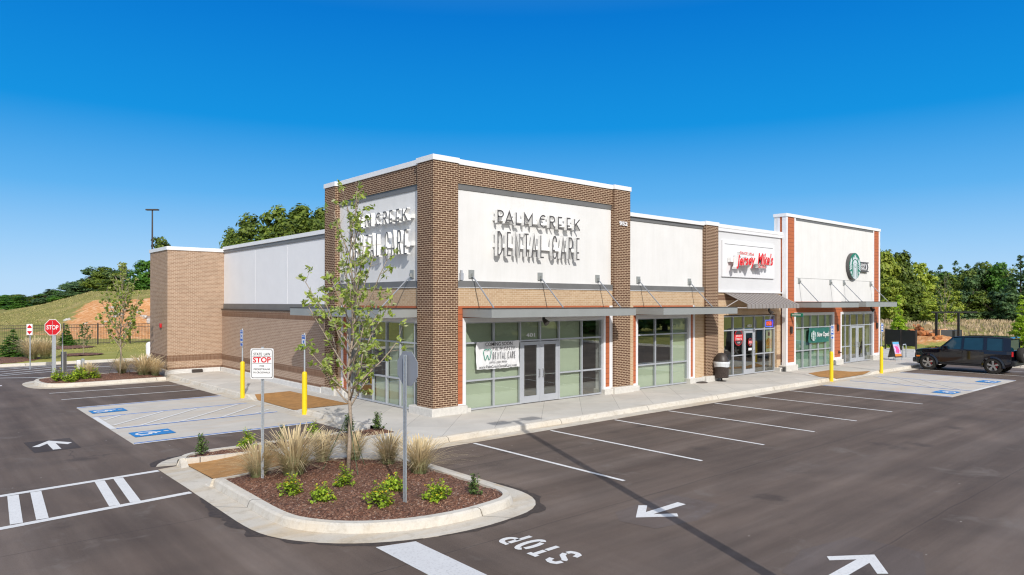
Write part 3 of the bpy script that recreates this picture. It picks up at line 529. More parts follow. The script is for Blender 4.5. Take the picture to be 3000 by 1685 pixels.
def isa(cx,cy,ux,uy,s=1.0):   # wheelchair symbol, u = reading-right, v = up
    Mx=Matrix(((ux[0],uy[0],0,cx),(ux[1],uy[1],0,cy),(0,0,1,AZ+.018),(0,0,0,1)))
    m=MB(); m.face([(-.5*s,-.5*s,0),(.5*s,-.5*s,0),(.5*s,.5*s,0),(-.5*s,.5*s,0)]); m.xf(Mx); S('blue_symbol_square',m,M['symblue'])
    m=MB()
    def st(pts,wd,k): stroke(m,[(p[0]*s,p[1]*s) for p in pts],wd*s,0,.004+.0015*k)
    st(arc(-.02,-.14,.24,.24,95,360,14),.07,0); st([(-.05,.22),(-.03,-.05),(.17,-.07),(.27,-.33)],.085,1); st([(-.04,.08),(.14,.07)],.06,2)
    m.face([(-.05*s+.07*s*math.cos(q/7*math.pi),.36*s+.07*s*math.sin(q/7*math.pi),.006) for q in range(14)]); m.m=[0]*len(m.f); m.xf(Mx@Matrix.Translation((0,0,.001))); S('wheelchair_symbol',m,M['white'])
isa(-7.28,9.0,(0,-.8),(1.05,0)); isa(-7.2,3.6,(0,-.85),(1.05,0)); isa(26.3,-8.0,(-1.1,0),(0,.8)) ; isa(20.4,-8.05,(-1.1,0),(0,.8))
def polymark(name,poly,mat,z=AZ+.006): m=MB(); m.face([(x,y,z) for x,y in poly]); return S(name,m,mat)
polymark('asphalt_patch',[(-3.25,-10.35),(-2.9,-9.95),(-1.2,-9.85),(-1.05,-10.9),(-2.2,-11.2),(-3.1,-11.0)],M['seal'],AZ+.003)
polymark('asphalt_patch',[(-3.3,-13.3),(-2.2,-13.05),(-1.0,-13.3),(-.95,-14.3),(-2.0,-14.7),(-3.3,-14.5)],M['seal'],AZ+.003)
polymark('asphalt_patch',[(-10.15,4.35),(-9.1,4.35),(-9.1,2.62),(-10.1,2.62)],M['seald'],AZ+.003)
polymark('road_arrow',[(-2.88,-10.4),(-2.27,-9.97),(-2.14,-10.07),(-2.5,-10.32),(-1.55,-10.32),(-1.55,-10.5),(-2.5,-10.48),(-2.14,-10.73),(-2.27,-10.85)][::-1],M['white'])
polymark('road_arrow',[(-1.6,-13.86),(-2.21,-13.43),(-2.34,-13.53),(-2.0,-13.77),(-3.0,-13.77),(-3.0,-13.95),(-2.0,-13.95),(-2.34,-14.19),(-2.22,-14.29)],M['white'])
polymark('road_arrow',[(-9.6,4.23),(-10.05,3.52),(-9.91,3.42),(-9.69,3.78),(-9.69,2.8),(-9.51,2.8),(-9.51,3.72),(-9.29,3.36),(-9.16,3.57)],M['white'])
polymark('stop_bar',[(-7.06,-8.74),(-6.45,-8.92),(-6.44,-27),(-7.05,-27)],M['worn'],AZ+.005)
cw=lambda x,a,b:a+b*(x+8.3)
mark('crosswalk',[((-8.26,-1.33),(-30,-3.0),.17),((-8.26,-3.66),(-30,-5.6),.17)]+[((x,cw(x,-1.42,.09)),(x-.15,cw(x,-3.6,.075)),.18) for x in (-9.09,-9.44,-10.56,-10.93,-12.2,-12.55,-13.8,-14.15,-15.4,-15.8)],M['white'],z=AZ+.005)
# STOP stencil (reads with letter tops towards -X)
m=MB()
for ch,(a,b) in zip('STOP',((-11.07,-10.77),(-10.68,-10.4),(-10.34,-10.06),(-9.97,-9.70))):
    gm=MB(); n0=0
    for k,st in enumerate(GL[ch]):
        pts=[(p[0]*(b-a-.09)+.045,p[1]*.52+.045) for p in st]
        dp=dens(pts,.03); cuts=max(2,int(len(dp)/9)) if ch in 'SO' else 1 if ch=='T' and k==0 else 2
        per=len(dp)/cuts
        for c_ in range(cuts):
            seg=dp[int(c_*per):int((c_+1)*per)+(1 if c_==cuts-1 else 0)]
            if len(seg)>1: stroke(gm,seg,.088,0,.0005*k)
    gm.xf(Matrix(((0,-1,0,-4.88),(1,0,0,a),(0,0,1,AZ+.006),(0,0,0,1)))); b0=len(m.v); m.v+=gm.v; m.f+=[tuple(i+b0 for i in f) for f in gm.f]; m.m+=gm.m
S('road_lettering',m,M['white'])
mark('lane_hatching',[((-8.7,30.3),(-6.0,31.0)),((-8.9,27.8),(-6.0,29.45)),((-6.0,29.45),(-3.6,27.75)),((-8.95,26.3),(-6.2,28.0)),((-9.1,29.2),(-6.0,30.3)),((-9.0,24.1),(-7.0,22.8)),((-14,24.4),(-9.0,24.1)),((-9.4,25.2),(-4.5,27.3)),((-14,26.6),(-8.9,26.3)),((-14,28.4),(-8.9,27.8))],M['white'],.15,AZ+.005)
mark('stop_bar',[((-9.3,20.3),(-20,21.2))],M['white'],.4,AZ+.005)
m=MB(); 
random.seed(11)
# ================================================================ BUILDING
B=empty('retail_building',(0,0,0),label='L-shaped single-storey retail building with dark brick corner pillars, white stucco walls and orange siding panels',cat='building')
def P(name,mb,mat,parent=None,**k): return mb.build(name,mat,parent or B,**k)
PH=8.094
def pillar(x0,x1,y0,y1,top,cop=.175,over=.035):
    q=P('brick_pillar',MB().box(x0,x1,y0,y1,.24,top),M['dbrick'])
    P('coping',MB().box(x0-over,x1+over,y0-over,y1+over,top,top+cop),M['coping'],q,bevel=.006)
    return q
pillar(0,.97,0,.915,PH); pillar(8.655,9.618,0,.9,PH); pillar(14.99,15.98,0,.7,7.15); pillar(0,.75,6.668,7.55,PH)
P('roof_slab',MB().box(.9,34,1.5,22,5.4,5.9).box(1,8.6,.9,7.4,5.9,7.3),M['coping'])
P('end_wall',MB().box(33.7,34.3,.8,22.4,-.1,6.1).box(1,34.2,22.0,22.4,-.1,6.1),M['tbrick'])
def facade(T,x0,x1,top,hdr,name=''):   # T maps (a along, b depth(+in), z)
    pass
def tb(front,a0,a1,b0,b1,z0,z1,mb=None):
    mb=mb or MB(); return mb.box(a0,a1,b0,b1,z0,z1) if front else mb.box(b0,b1,a0,a1,z0,z1)
def bay(front,a0,a1,ztop_,header):
    P('brick_parapet',tb(front,a0,a1,.13,.6,7.49,header),M['dbrick'])
    P('coping',tb(front,a0,a1,.09,.62,header,header+.175),M['coping'],bevel=.006)
bay(True,.97,8.655,0,PH); bay(False,.915,6.668,0,PH)
for fr,a0,a1 in ((True,.97,8.655),(False,.915,6.668)):
    P('metal_band',tb(fr,a0,a1,.17,.5,7.30,7.49),M['fascia']); P('stucco_wall',tb(fr,a0,a1,.20,.5,4.31,7.30),M['stucco'])
    P('metal_band',tb(fr,a0,a1,.10,.5,4.10,4.31),M['fascia']); P('metal_band',tb(fr,a0,a1,.085,.5,4.085,4.10),M['trim'])
    P('brick_wall',tb(fr,a0,a1,.12,.5,3.48,4.085),M['tbrick'])
# bay B
P('coping',MB().box(9.618,14.99,.08,.6,7.12,7.28),M['coping'],bevel=.006); P('metal_band',MB().box(9.618,14.99,.16,.5,6.97,7.12),M['fascia']); P('stucco_wall',MB().box(9.618,14.99,.20,.5,4.31,6.97),M['stucco'])
P('metal_band',MB().box(9.618,14.99,.10,.5,4.10,4.31),M['fascia']); P('metal_band',MB().box(9.618,14.99,.085,.5,4.085,4.10),M['trim']); P('brick_wall',MB().box(9.618,14.99,.12,.5,3.48,4.085),M['tbrick'])
P('brick_wall',MB().box(9.618,9.96,.12,.6,.2,3.48),M['tbrick']); P('brick_wall',MB().box(14.25,14.99,.12,.6,.2,3.48),M['tbrick'])
# openings with siding surround: siding from a0..a1, opening o0..o1
def surround(fr,a0,a1,o0,o1,t=.13,zt=3.09,zs=3.48,wl=True,y0=.12,rightcorner=False):
    P('siding_panel',tb(fr,a0,o0-t,y0,.55,.28,zs,tb(fr,o1+t,a1,y0,.55,.28,zs,tb(fr,o0-t,o1+t,y0,.55,zt,zs))),M['siding'])
    tr=tb(fr,o0-t,o0,y0-.025,.52,.14,zt-.0); tb(fr,o1,o1+t,y0-.025,.52,.14,zt,tr); tb(fr,o0,o1,y0-.025,.52,zt-.15,zt,tr)
    tb(fr,a0,o0-t,y0-.025,.5,.14,.28,tr); tb(fr,o1+t,a1,y0-.025,.5,.14,.28,tr)
    P('window_trim',tr,M['trim'],bevel=.004)
surround(True,.97,8.48,1.36,8.12,t=.12); P('window_trim',MB().box(8.48,8.655,.10,.5,.14,3.48),M['trim'])
surround(True,9.96,14.12,10.24,13.82,t=.12); P('window_trim',MB().box(14.12,14.25,.09,.5,.14,3.48),M['trim'])
surround(False,.915,6.2,1.03,5.76); P('window_trim',MB().box(.09,.5,6.2,6.35,.14,3.48),M['trim']); P('brick_wall',MB().box(.12,.5,6.35,6.668,.2,3.48),M['tbrick'])
# stone bases
def stone(x0,x1,y0,y1,z=.25): P('stone_base',MB().box(x0,x1,y0,y1,-.16,z),M['stone'],bevel=.025,seg=2)
stone(-.1,1.3,-.1,1.28); stone(1.2,1.52,.0,.5,.14); stone(8.08,8.6,-.02,.6,.2); stone(8.55,9.74,-.12,.9); stone(9.7,10.22,-.02,.6,.2); stone(13.75,14.9,-.02,.6,.22); stone(14.85,16.1,-.12,.7); stone(-.1,.6,6.55,7.7); stone(-.02,.5,5.75,6.5,.2)
stone(21.95,22.5,.12,.6,.2); stone(22.28,23.55,-.05,.7,.3); stone(27.9,29.05,-.05,.7,.3); stone(33.25,34.65,-.05,.7,.3); stone(16.1,17.0,.12,.6,.2)
# window builder
FW=.055
def mullions(fr,xs_,zs_,b,z0,z1,skip=None):
    mb=MB()
    for x in xs_: tb(fr,x-FW/2,x+FW/2,b-.05,b+.05,z0,z1,mb)
    for i,z in enumerate(zs_):
        for k in range(len(xs_)-1):
            if skip and skip(k,z): continue
            tb(fr,xs_[k]+FW/2,xs_[k+1]-FW/2,b-.045,b+.045,z-FW/2,z+FW/2,mb)
    return mb
def storefront(fr,xs_,b,films,zt=2.93,zs=(2.25,1.0),door=None,filmmat='film',single=False):
    x0,x1=xs_[0],xs_[-1]; dl=dr=None
    z_=[.05]+sorted(zs)+[zt]
    w_=P('storefront_window',mullions(fr,xs_,z_,b,.02,zt+.03,(lambda k,z:door and k in door and z<2.0)),M['alu'])
    g_=MB(); g2=MB(); gg=g_
    for k in range(len(xs_)-1):
        for r in range(3):
            if door and k in door and r<2: continue
            a,c=xs_[k]+FW/2,xs_[k+1]-FW/2; gg=g_ if (k,r) in films else g2
            if fr: gg.face([(a,b,z_[r]+.02),(c,b,z_[r]+.02),(c,b,z_[r+1]-.02),(a,b,z_[r+1]-.02)])
            else: gg.face([(b,c,z_[r]+.02),(b,a,z_[r]+.02),(b,a,z_[r+1]-.02),(b,c,z_[r+1]-.02)])
    if g_.f: P('glass',g_,M['glass'],w_,uv=False)
    if g2.f: P('glass',g2,M['glassr'],w_,uv=False)
    fm=MB()
    for (k,r) in films:
        a,c=xs_[k]+.02,xs_[k+1]-.02; tb(fr,a,c,b+.09,b+.10,z_[r]+.0,z_[r+1]-.0,fm)
    if films: P('window_backing',fm,M[filmmat],w_)
    if door:
        ks=sorted(door)
        for k in ks:
            a,c=xs_[k]+.03,xs_[k+1]-.03; bb=b-.02; st=.15
            dm=tb(fr,a,a+st,bb-.025,bb+.025,.03,2.2); tb(fr,c-st,c,bb-.025,bb+.025,.03,2.2,dm); tb(fr,a+st,c-st,bb-.025,bb+.025,2.08,2.2,dm); tb(fr,a+st,c-st,bb-.025,bb+.025,.03,.27,dm)
            d_=P('door',dm,M['alu'],bevel=.004)
            gm=MB().face([(a+st,bb,.27),(c-st,bb,.27),(c-st,bb,2.08),(a+st,bb,2.08)]); P('door_glass',gm,M['glassr'],d_,uv=False)
            P('push_bar',MB().box(a+st-.02,c-st+.02,bb+.03,bb+.055,.98,1.02),M['lf'] if False else M['chrome'],d_)
            hx=(c-.07) if (k==ks[0] and len(ks)>1) or single else (a+.07)
            P('handle',MB().tube([(hx,bb-.03,1.2),(hx-.0,bb-.1,1.2),(hx,bb-.1,.92),(hx,bb-.03,.92)],.016,8),M['chrome'],d_)
    return w_
allr=[0,1,2]
XA=[1.40,2.62,3.83,4.80,5.76,6.98,8.10]
fA=[(k,r) for k in (0,1,4) for r in allr]+[(2,2),(3,2)]
storefront(True,XA,.22,fA,door={2,3})
XB=[10.27,11.51,12.68,13.80]; storefront(True,XB,.22,[(2,0),(2,1),(2,2),(0,0),(1,0)])
YL=[1.05,1.33,2.25,3.15,4.1,5.05,5.74]; storefront(False,YL,.22,[(0,0),(0,1),(1,0),(1,1),(2,0),(3,0),(1,2),(2,1)])
XC=[17.05,18.0,18.97,19.99,20.95,21.96]; storefront(True,XC,.5,[],door={2},single=True)
XD=[23.47,24.39,25.30,26.19,27.08,27.83]; storefront(True,XD,.15,[(k,r) for k in range(5) for r in allr],filmmat='filmd')
XE=[28.97,29.6,30.38,31.25,32.02,33.28]; XE=[29.0,29.65,30.30,31.27,32.26,33.38]; storefront(True,XE,.15,[],door={2,3})
# bay C
P('coping',MB().box(15.98,22.4,.25,.8,7.16,7.33),M['coping'],bevel=.006); P('metal_band',MB().box(15.98,22.4,.27,.8,7.01,7.16),M['trim']); P('stucco_wall',MB().box(15.98,22.4,.345,.8,4.14,7.01),M['greystucco']); P('metal_band',MB().box(15.98,22.4,.26,.8,4.09,4.14),M['trim'])
P('brick_wall',MB().box(15.98,17.0,.35,.8,.2,4.09),M['tbrick']); P('brick_wall',MB().box(22.0,22.4,.35,.8,.2,4.09),M['tbrick']); P('brick_wall',MB().box(17.0,22.0,.35,.8,3.0,4.09),M['tbrick'])
P('soldier_course',MB().box(15.98,22.4,.343,.36,3.72,3.98),M['soldier']); P('soldier_course',MB().box(22.0,22.4,.343,.36,.62,.88),M['soldier'])
# coffee tower
P('side_wall',MB().box(22.4,34.4,.55,.72,4.0,8.15),M['stucco'])
P('siding_panel',MB().box(22.55,23.28,.06,.6,3.67,8.15),M['siding']); P('siding_panel',MB().box(33.55,34.28,.06,.6,3.67,8.15),M['siding']); P('siding_panel',MB().box(22.42,22.54,.27,.4,4.2,8.149),M['siding'])
P('corner_trim',MB().box(22.4,22.55,.03,.27,.3,8.15),M['trim']); P('corner_trim',MB().box(34.28,34.46,.03,.27,.3,8.15),M['trim']); P('corner_trim',MB().box(23.28,23.43,.035,.6,3.67,8.15),M['trim']); P('corner_trim',MB().box(33.42,33.55,.035,.6,3.67,8.15),M['trim']); P('corner_trim',MB().box(22.4,22.5,.4,.56,4.2,8.148),M['trim'])
P('stucco_wall',MB().box(23.43,33.42,.065,.6,3.67,8.02),M['stucco']); P('metal_band',MB().box(23.43,33.42,.05,.6,8.02,8.15),M['fascia']); P('wall_joint',MB().box(23.43,33.42,.062,.1,4.93,4.945),M['fascia'])
P('coping',MB().box(22.36,34.5,0.0,.76,8.15,8.32),M['coping'],bevel=.006)
def surT(a0,a1,o0,o1,t=.14):
    P('siding_panel',MB().box(a0,o0-t,.06,.6,.44,3.67).box(o1+t,a1,.06,.6,.44,3.67).box(o0-t,o1+t,.06,.6,3.07,3.67),M['siding'])
    P('window_trim',MB().box(o0-t,o0,.03,.5,.3,3.07).box(o1,o1+t,.03,.5,.3,3.07).box(o0,o1,.03,.5,2.93,3.07).box(a0,o0-t,.032,.5,.3,.44).box(o1+t,a1,.032,.5,.3,.44),M['trim'],bevel=.004)
surT(22.55,28.38,23.43,27.86,t=.14); surT(28.38,34.28,28.97,33.41)
# left wing: pale stucco, its colour lightened to offset the grazing sun, over tan brick, and the brick tower
P('coping',MB().box(.02,.6,7.55,19.5,6.33,6.5),M['coping'],bevel=.006); P('metal_band',MB().box(.06,.5,7.55,19.5,6.17,6.33),M['fascia']); P('stucco_wall',MB().box(.10,.5,7.55,19.5,3.52,6.17),plain('shade_lifted_stucco',(.84,.845,.86),.9,var=.025,sc=1.2,spec=.2))
for y in (11.38,15.13): P('wall_joint',MB().box(.094,.11,y-.012,y+.012,3.52,6.17),M['trim'])
P('metal_band',MB().box(.07,.5,7.55,19.5,3.26,3.52),M['fascia']); P('brick_ledge',MB().box(-.04,.5,7.55,19.5,3.2,3.26),M['darkmetal'])
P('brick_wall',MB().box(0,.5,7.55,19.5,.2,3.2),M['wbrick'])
P('soldier_course',MB().box(-.008,.1,7.55,19.49,2.87,3.12).box(-.008,.1,7.55,19.49,.60,.87).box(-.008,.1,7.55,19.49,.2,.29),M['soldier'])
P('brick_tower',MB().box(-2.66,.5,19.5,22.8,.2,6.22),M['towbrick']); P('coping',MB().box(-2.71,.62,19.45,22.85,6.22,6.4),M['coping'],bevel=.006)
P('soldier_course',MB().box(-2.668,-.008,19.492,19.6,.62,.9).box(-2.668,-.008,19.492,19.6,.2,.29).box(-2.668,-2.6,19.6,22.7,.62,.9).box(-2.668,-2.6,19.6,22.7,.2,.29),M['soldier'])
P('concrete_base',MB().box(-.12,.3,7.7,19.35,-.16,.2).box(-2.80,-.12,19.35,19.65,-.16,.2).box(-2.80,-2.6,19.65,22.95,-.16,.2),M['conc0'],bevel=.02,seg=2)
P('scupper',MB().box(-1.55,-1.05,19.2,19.4,.0,.17),M['darkmetal'],bevel=.02)
P('downspout_flashing',MB().box(22.2,22.34,-.0,.35,.02,.24),M['fascia'])
# interior
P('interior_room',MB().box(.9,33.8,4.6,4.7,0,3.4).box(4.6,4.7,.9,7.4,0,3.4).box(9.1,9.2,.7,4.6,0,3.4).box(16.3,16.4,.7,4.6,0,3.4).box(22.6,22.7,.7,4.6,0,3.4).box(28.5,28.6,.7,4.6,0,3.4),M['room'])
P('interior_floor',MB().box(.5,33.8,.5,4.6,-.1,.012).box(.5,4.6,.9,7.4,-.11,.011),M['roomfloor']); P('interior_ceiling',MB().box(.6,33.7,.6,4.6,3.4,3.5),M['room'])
random.seed(3)
# canopies
def canopy(fr,a0,a1,out,z0,z1,rods,backb=.1,rz=(4.54,3.42),ry=-1.0,anchor=.2,name='canopy'):
    c=P(name,tb(fr,a0,a1,-out,-out+.06,z0,z1,tb(fr,a0,a0+.06,-out+.06,backb,z0,z1,tb(fr,a1-.06,a1,-out+.06,backb,z0,z1,tb(fr,a0+.06,a1-.06,-out+.06,backb,z0+.10,z0+.14)))),M['canopy'])
    P('canopy_trim',tb(fr,a0-.01,a1+.01,-out-.01,backb,z1,z1+.03),M['darkmetal'],c)
    for x in rods:
        pts=[(x,anchor-.05,rz[0]-.03),(x,ry,rz[1])] if fr else [(anchor-.05,x,rz[0]-.03),(ry,x,rz[1])]
        P('support_rod',MB().tube(pts,.022,8),M['grey'],c); P('anchor_plate',tb(fr,x-.11,x+.11,anchor-.035,anchor,rz[0]-.14,rz[0]+.14,tb(fr,x-.025,x+.025,anchor-.12,anchor-.035,rz[0]-.1,rz[0]+.02)),M['canopy'],c)
    return c
canopy(True,1.23,8.25,1.4,3.12,3.39,(1.65,4.78,7.85)); canopy(True,9.95,15.85 if False else 15.3,1.4,3.12,3.39,(10.36,13.95)); canopy(False,-.9,7.85 if False else 7.75,1.4,3.11,3.38,(1.42,5.75)) if False else canopy(False,.95,7.6,1.4,3.11,3.38,(1.5,6.4))
canopy(True,23.43,27.95,1.35,3.35,3.62,(23.82,27.53),rz=(4.78,3.66),anchor=.065,backb=.05); canopy(True,28.95,33.45,1.35,3.37,3.65,(29.27,33.04),rz=(4.78,3.68),anchor=.065,backb=.05)
# striped sloping awning over bay C
aw=MB(); n=30; y0a,za,y1a,zb=.33,4.07,-.9,3.52
for i in range(n):
    a=17.0+4.95*i/n; b=17.0+4.95*(i+1)/n; aw.face([(a,y1a,zb),(b,y1a,zb),(b,y0a,za),(a,y0a,za)])
    if i%2==0: aw.box(a,a+.03,0,1,0,1) and None
    if i%2==0: aw.v=aw.v[:-8]; aw.f=aw.f[:-6]; aw.m=aw.m[:-6]; aw.hull([(a,y1a,zb+.002),(a+.035,y1a,zb+.002),(a+.035,y0a,za+.002),(a,y0a,za+.002)],[(a,y1a,zb+.035),(a+.035,y1a,zb+.035),(a+.035,y0a,za+.035),(a,y0a,za+.035)]); aw.box(a,a+.035,y1a-.03,y1a-.001,3.34,3.55)
aw.box(17.0,21.95,y1a,y1a+.03,3.33,3.52)
AW=P('awning',aw,plain('taupe_standing_seam',(.30,.275,.265),.45,var=.04))
P('awning_frame',MB().tube([(17.02,.3,3.36),(17.02,-.86,3.36)],.02,6).tube([(17.02,.3,3.36),(17.02,-.4,3.74)],.02,6),M['trim'],AW); P('awning_frame',MB().tube([(21.93,.3,3.36),(21.93,-.86,3.36)],.02,6).tube([(21.93,.3,3.36),(21.93,-.4,3.74)],.02,6),M['trim'],AW)
# small fittings on the walls
for x in (22.88,28.4,33.93): P('wall_lamp',MB().box(x-.06,x+.06,-.06,.06,2.05,2.35).cyl(x,-.02,1.96,2.05,.05,10),M['darkmetal'],bevel=.01)
for (x,y,z) in ((4.55,-.25,3.0),(19.3,-.7,3.22),(31.5,-.6,3.25)): P('flood_lamp',MB().cyl(x,y,z-.02,z+.12,.05,10).tube([(x,y,z),(x+.02,y-.16,z-.14)],[.06,.11],12),M['darkmetal'])
P('conduit_box',MB().box(1.16,1.27,.1,.2,4.33,4.56).cyl(1.21,.14,4.56,4.66,.04,8),M['alu'])
P('fire_bell',MB().box(-2.75,-2.66,20.5,20.72,2.28,2.5),M['red'],bevel=.03,seg=2)
P('pipe_outlet',MB().cyl(.05,6.0+.0,0,.28,.12,16),M['stone'])
P('hose_bib',MB().tube([(28.62,.05,.72),(28.62,-.1,.7)],.03,8).box(28.56,28.68,.02,.06,.65,.8),M['darkmetal'])
P('utility_box',MB().box(-3.35,-2.95,22.9,23.4,.1,.9) ,M['trim'],bevel=.02) if False else None
#@@THINGS
# ================================================================ SIGNS
FRONT=lambda x,y,z: frame((x,y,z),(1,0,0),(0,0,1)); LEFT=lambda x,y,z: frame((x,y,z),(0,-1,0),(0,0,1))
def lettersign(label,MT,w0,wid,mirror=False,sx=1.0):
    root=empty('wall_sign',MT.translation,label=label,cat='sign',group='raised letter signs of the dental office'); inv=Matrix.Translation(-MT.translation)
    def put(name,mb,mats): mb.xf(inv@MT); return mb.build(name,mats,root,uv=False)
    L1=[('P',0,.25),('A',.33,.68),('L',.82,1.06),('M',1.21,1.57),('C',1.93,2.26),('R',2.44,2.70),('E',2.87,3.11),('E',3.32,3.55),('K',3.72,4.02)]
    L2=[('d',0,.21),('E',.43,.61),('N',.80,1.01),('T',1.2,1.4),('A',1.55,1.78),('L',1.99,2.19),('c',2.58,2.81),('A',3.0,3.22),('R',3.42,3.63),('E',3.84,4.02)]
    for ch,a,b in L1: put('letter',glyph(ch,a*sx,b*sx,1.09,1.50,w0 or .05,.14,.28),[M['lface'],M['lside']])
    for ch,a,b in L2: put('letter',glyph(ch,a*sx,b*sx,.0,.78,w0 or .05,.14,.28),[M['lface'],M['lside']])
    for z in (1.18,.27): put('raceway',MB().box(-.02,4.04*sx,z,z+.13,.001,.135),M['lside'])
lettersign('raised grey PALM CREEK DENTAL CARE letters on the front wall above the double doors',FRONT(2.58,.2,5.21),0,4)
lettersign('raised grey PALM CREEK DENTAL CARE letters on the side wall behind the young tree',LEFT(.2,5.3,5.21),.046,4,sx=.975)
def signroot(name,loc,**k): return empty(name,loc,**k)
def putm(root,name,mb,mats,MT,**k):
    mb.xf(Matrix.Translation(-Vector(root.location))@MT); return mb.build(name,mats,root,uv=False,**k)
# address numbers
r=signroot('address_number',(8.9,-.02,6.65),label='small white number 952 on the dark brick pillar right of the dental sign',cat='address number')
putm(r,'digits',text_fit('952',.50,.17,off=.03,ext=.015),[M['trim'],M['trim']],FRONT(9.15,-.03,6.76))
for s_,x,y,lab in (('401',4.33,.19,'white number 401 on the glass above the dental office double doors'),('403',19.5,.47,'white number 403 on the glass above the single sandwich shop door')):
    r=signroot('address_number',(x,y,2.4),label=lab,cat='address number'); putm(r,'digits',text_fit(s_,.42,.14,off=.01,ext=.002),[M['trim'],M['trim']],FRONT(x,y-.0,2.44))
# sandwich shop sign
P('sign_board',MB().box(16.75,21.6,.26,.345,4.84,6.6),M['trim'],bevel=.01); P('board_groove',MB().box(16.92,21.42,.256,.265,6.40,6.425),M['fascia'])
r=signroot('wall_sign',(17.2,.24,5.3),label="red script letters reading Jersey Mike's Subs on the white board above the striped awning",cat='sign')
def jm(s,cx,cz,w_,h_,rot,off,mat,d0,d1,shear=.25):
    mb=text_fit(s,w_,h_,off=off,ext=.5,shear=shear); mb.v=[(x,y,d0+(z+.5)*(d1-d0)) for x,y,z in mb.v]; mb.xf(Matrix.Rotation(rot,4,'Z'))
    putm(r,'lettering',mb,[mat,M['lside']],FRONT(cx,.24,cz))
jm('Jersey',18.02,5.58,1.72,.66,R_(3),.035,M['redl'],.22,.46); jm("Mike's",19.83,5.78,1.5,.60,R_(-1),.035,M['redl'],.22,.46); jm('SINCE 1956',18.2,5.98,1.3,.15,R_(-1),.012,M['redl'],.22,.40,0); jm('SUBS',19.6,5.41,.72,.18,R_(-1),.016,M['redl'],.22,.40,0)
putm(r,'raceway',MB().box(-.95,2.6,-.1,.12,.0,.2),M['lside'],FRONT(18.1,.24,5.65))
# coffee shop round sign
def logo(r,MT,s,back=True,depth=.2,bm=None):
    if back: putm(r,'disc',MB().tube([(0,0,0),(0,0,depth-.012)],s,40),M['lface'] if bm is None else bm,MT); putm(r,'green_face',MB().tube([(0,0,depth-.012),(0,0,depth)],s*.985,40),M['green'],MT)
    z=depth+.004 if back else .006
    wm=MB()
    def pg(p,k=0,both=False):
        wm.face([(x*s,y*s,z+.002*k) for x,y in p])
        if both: wm.face([(-x*s,y*s,z+.002*k) for x,y in reversed(p)])
    pg([(0,.93),(.05,.80),(.17,.80),(.10,.70),(.16,.62),(.27,.74),(.30,.62),(.42,.66),(.36,.42),(.22,.47),(0,.52),(-.22,.47),(-.36,.42),(-.42,.66),(-.30,.62),(-.27,.74),(-.16,.62),(-.10,.70),(-.17,.80),(-.05,.80)][::-1])
    pg([(0,.48),(.20,.43),(.36,.28),(.42,.05),(.44,-.2),(.40,-.45),(.48,-.75),(.38,-.91),(.0,-.985),(-.38,-.91),(-.48,-.75),(-.40,-.45),(-.44,-.2),(-.42,.05),(-.36,.28),(-.20,.43)][::-1])
    pg([(.5,.38),(.66,.62),(.76,.50),(.80,.36),(.90,.12),(.62,.22)][::-1],0,True)
    for q in (.08,-.08,-.24): pg([(.55,q+.06),(.93,q-.12),(.955,q-.02),(.62,q+.14)],0,True)
    pg([(.56,-.40),(.74,-.42),(.84,-.46),(.70,-.66),(.62,-.55)],0,True); pg([(.53,-.66),(.62,-.74),(.55,-.80)],0,True)
    putm(r,'white_figure',wm,M['logow'],MT)
    gm=MB()
    for sg in (1,-1):
        for q in (.20,.29,.37): stroke(gm,[(sg*q*s,.15*s),(sg*(q+.01)*s,-.2*s),(sg*(q-.04)*s,-.5*s),(sg*(q+.0)*s,-.86*s)],.018*s,z+.003,z+.006)
        stroke(gm,[(sg*.05*s,.2*s),(sg*.15*s,.21*s)],.03*s,z+.003,z+.007)
    stroke(gm,[(-.10*s,.02*s),(0,-.0*s),(.10*s,.02*s)],.02*s,z+.003,z+.006); stroke(gm,[(-.13*s,-.05*s),(0,-.12*s),(.13*s,-.05*s)],.035*s,z+.003,z+.006)
    stroke(gm,[(-.33*s,.40*s),(-.18*s,.49*s),(0,.52*s),(.18*s,.49*s),(.33*s,.40*s)],.03*s,z+.004,z+.008)
    putm(r,'figure_lines',gm,[M['green'],M['green']],MT)
r=signroot('wall_sign',(30.32,.065,5.0),label='round green coffee shop emblem with a white crowned figure on the tall white wall',cat='sign'); logo(r,FRONT(30.32,.06,5.8),.79,depth=.22)
r=signroot('wall_sign',(31.9,.065,5.5),label='small dark grey drive thru arrow sign just right of the round green emblem',cat='sign')
putm(r,'sign_panel',MB().hull([(-.66,-.27,0),(.5,-.27,0),(.66,0,0),(.5,.27,0),(-.66,.27,0)],[(-.66,-.27,.12),(.5,-.27,.12),(.66,0,.12),(.5,.27,.12),(-.66,.27,.12)]).box(-.66,.66,-.30,-.24,0,.14).box(-.66,.66,.24,.30,0,.14),M['lface'],FRONT(31.8,.06,5.8))
putm(r,'lettering',text_fit('DRIVE',.66,.18,off=.008,ext=.004),[M['signw']]*2,FRONT(31.62,-.066,5.91)); putm(r,'lettering',text_fit('THRU',.62,.18,off=.008,ext=.004),[M['signw']]*2,FRONT(31.62,-.066,5.69))
mb=MB(); stroke(mb,[(-.08,.2),(.08,0),(-.08,-.2)],.09,0,.006); putm(r,'arrow',mb,[M['signw']]*2,FRONT(32.12,-.062,5.8))
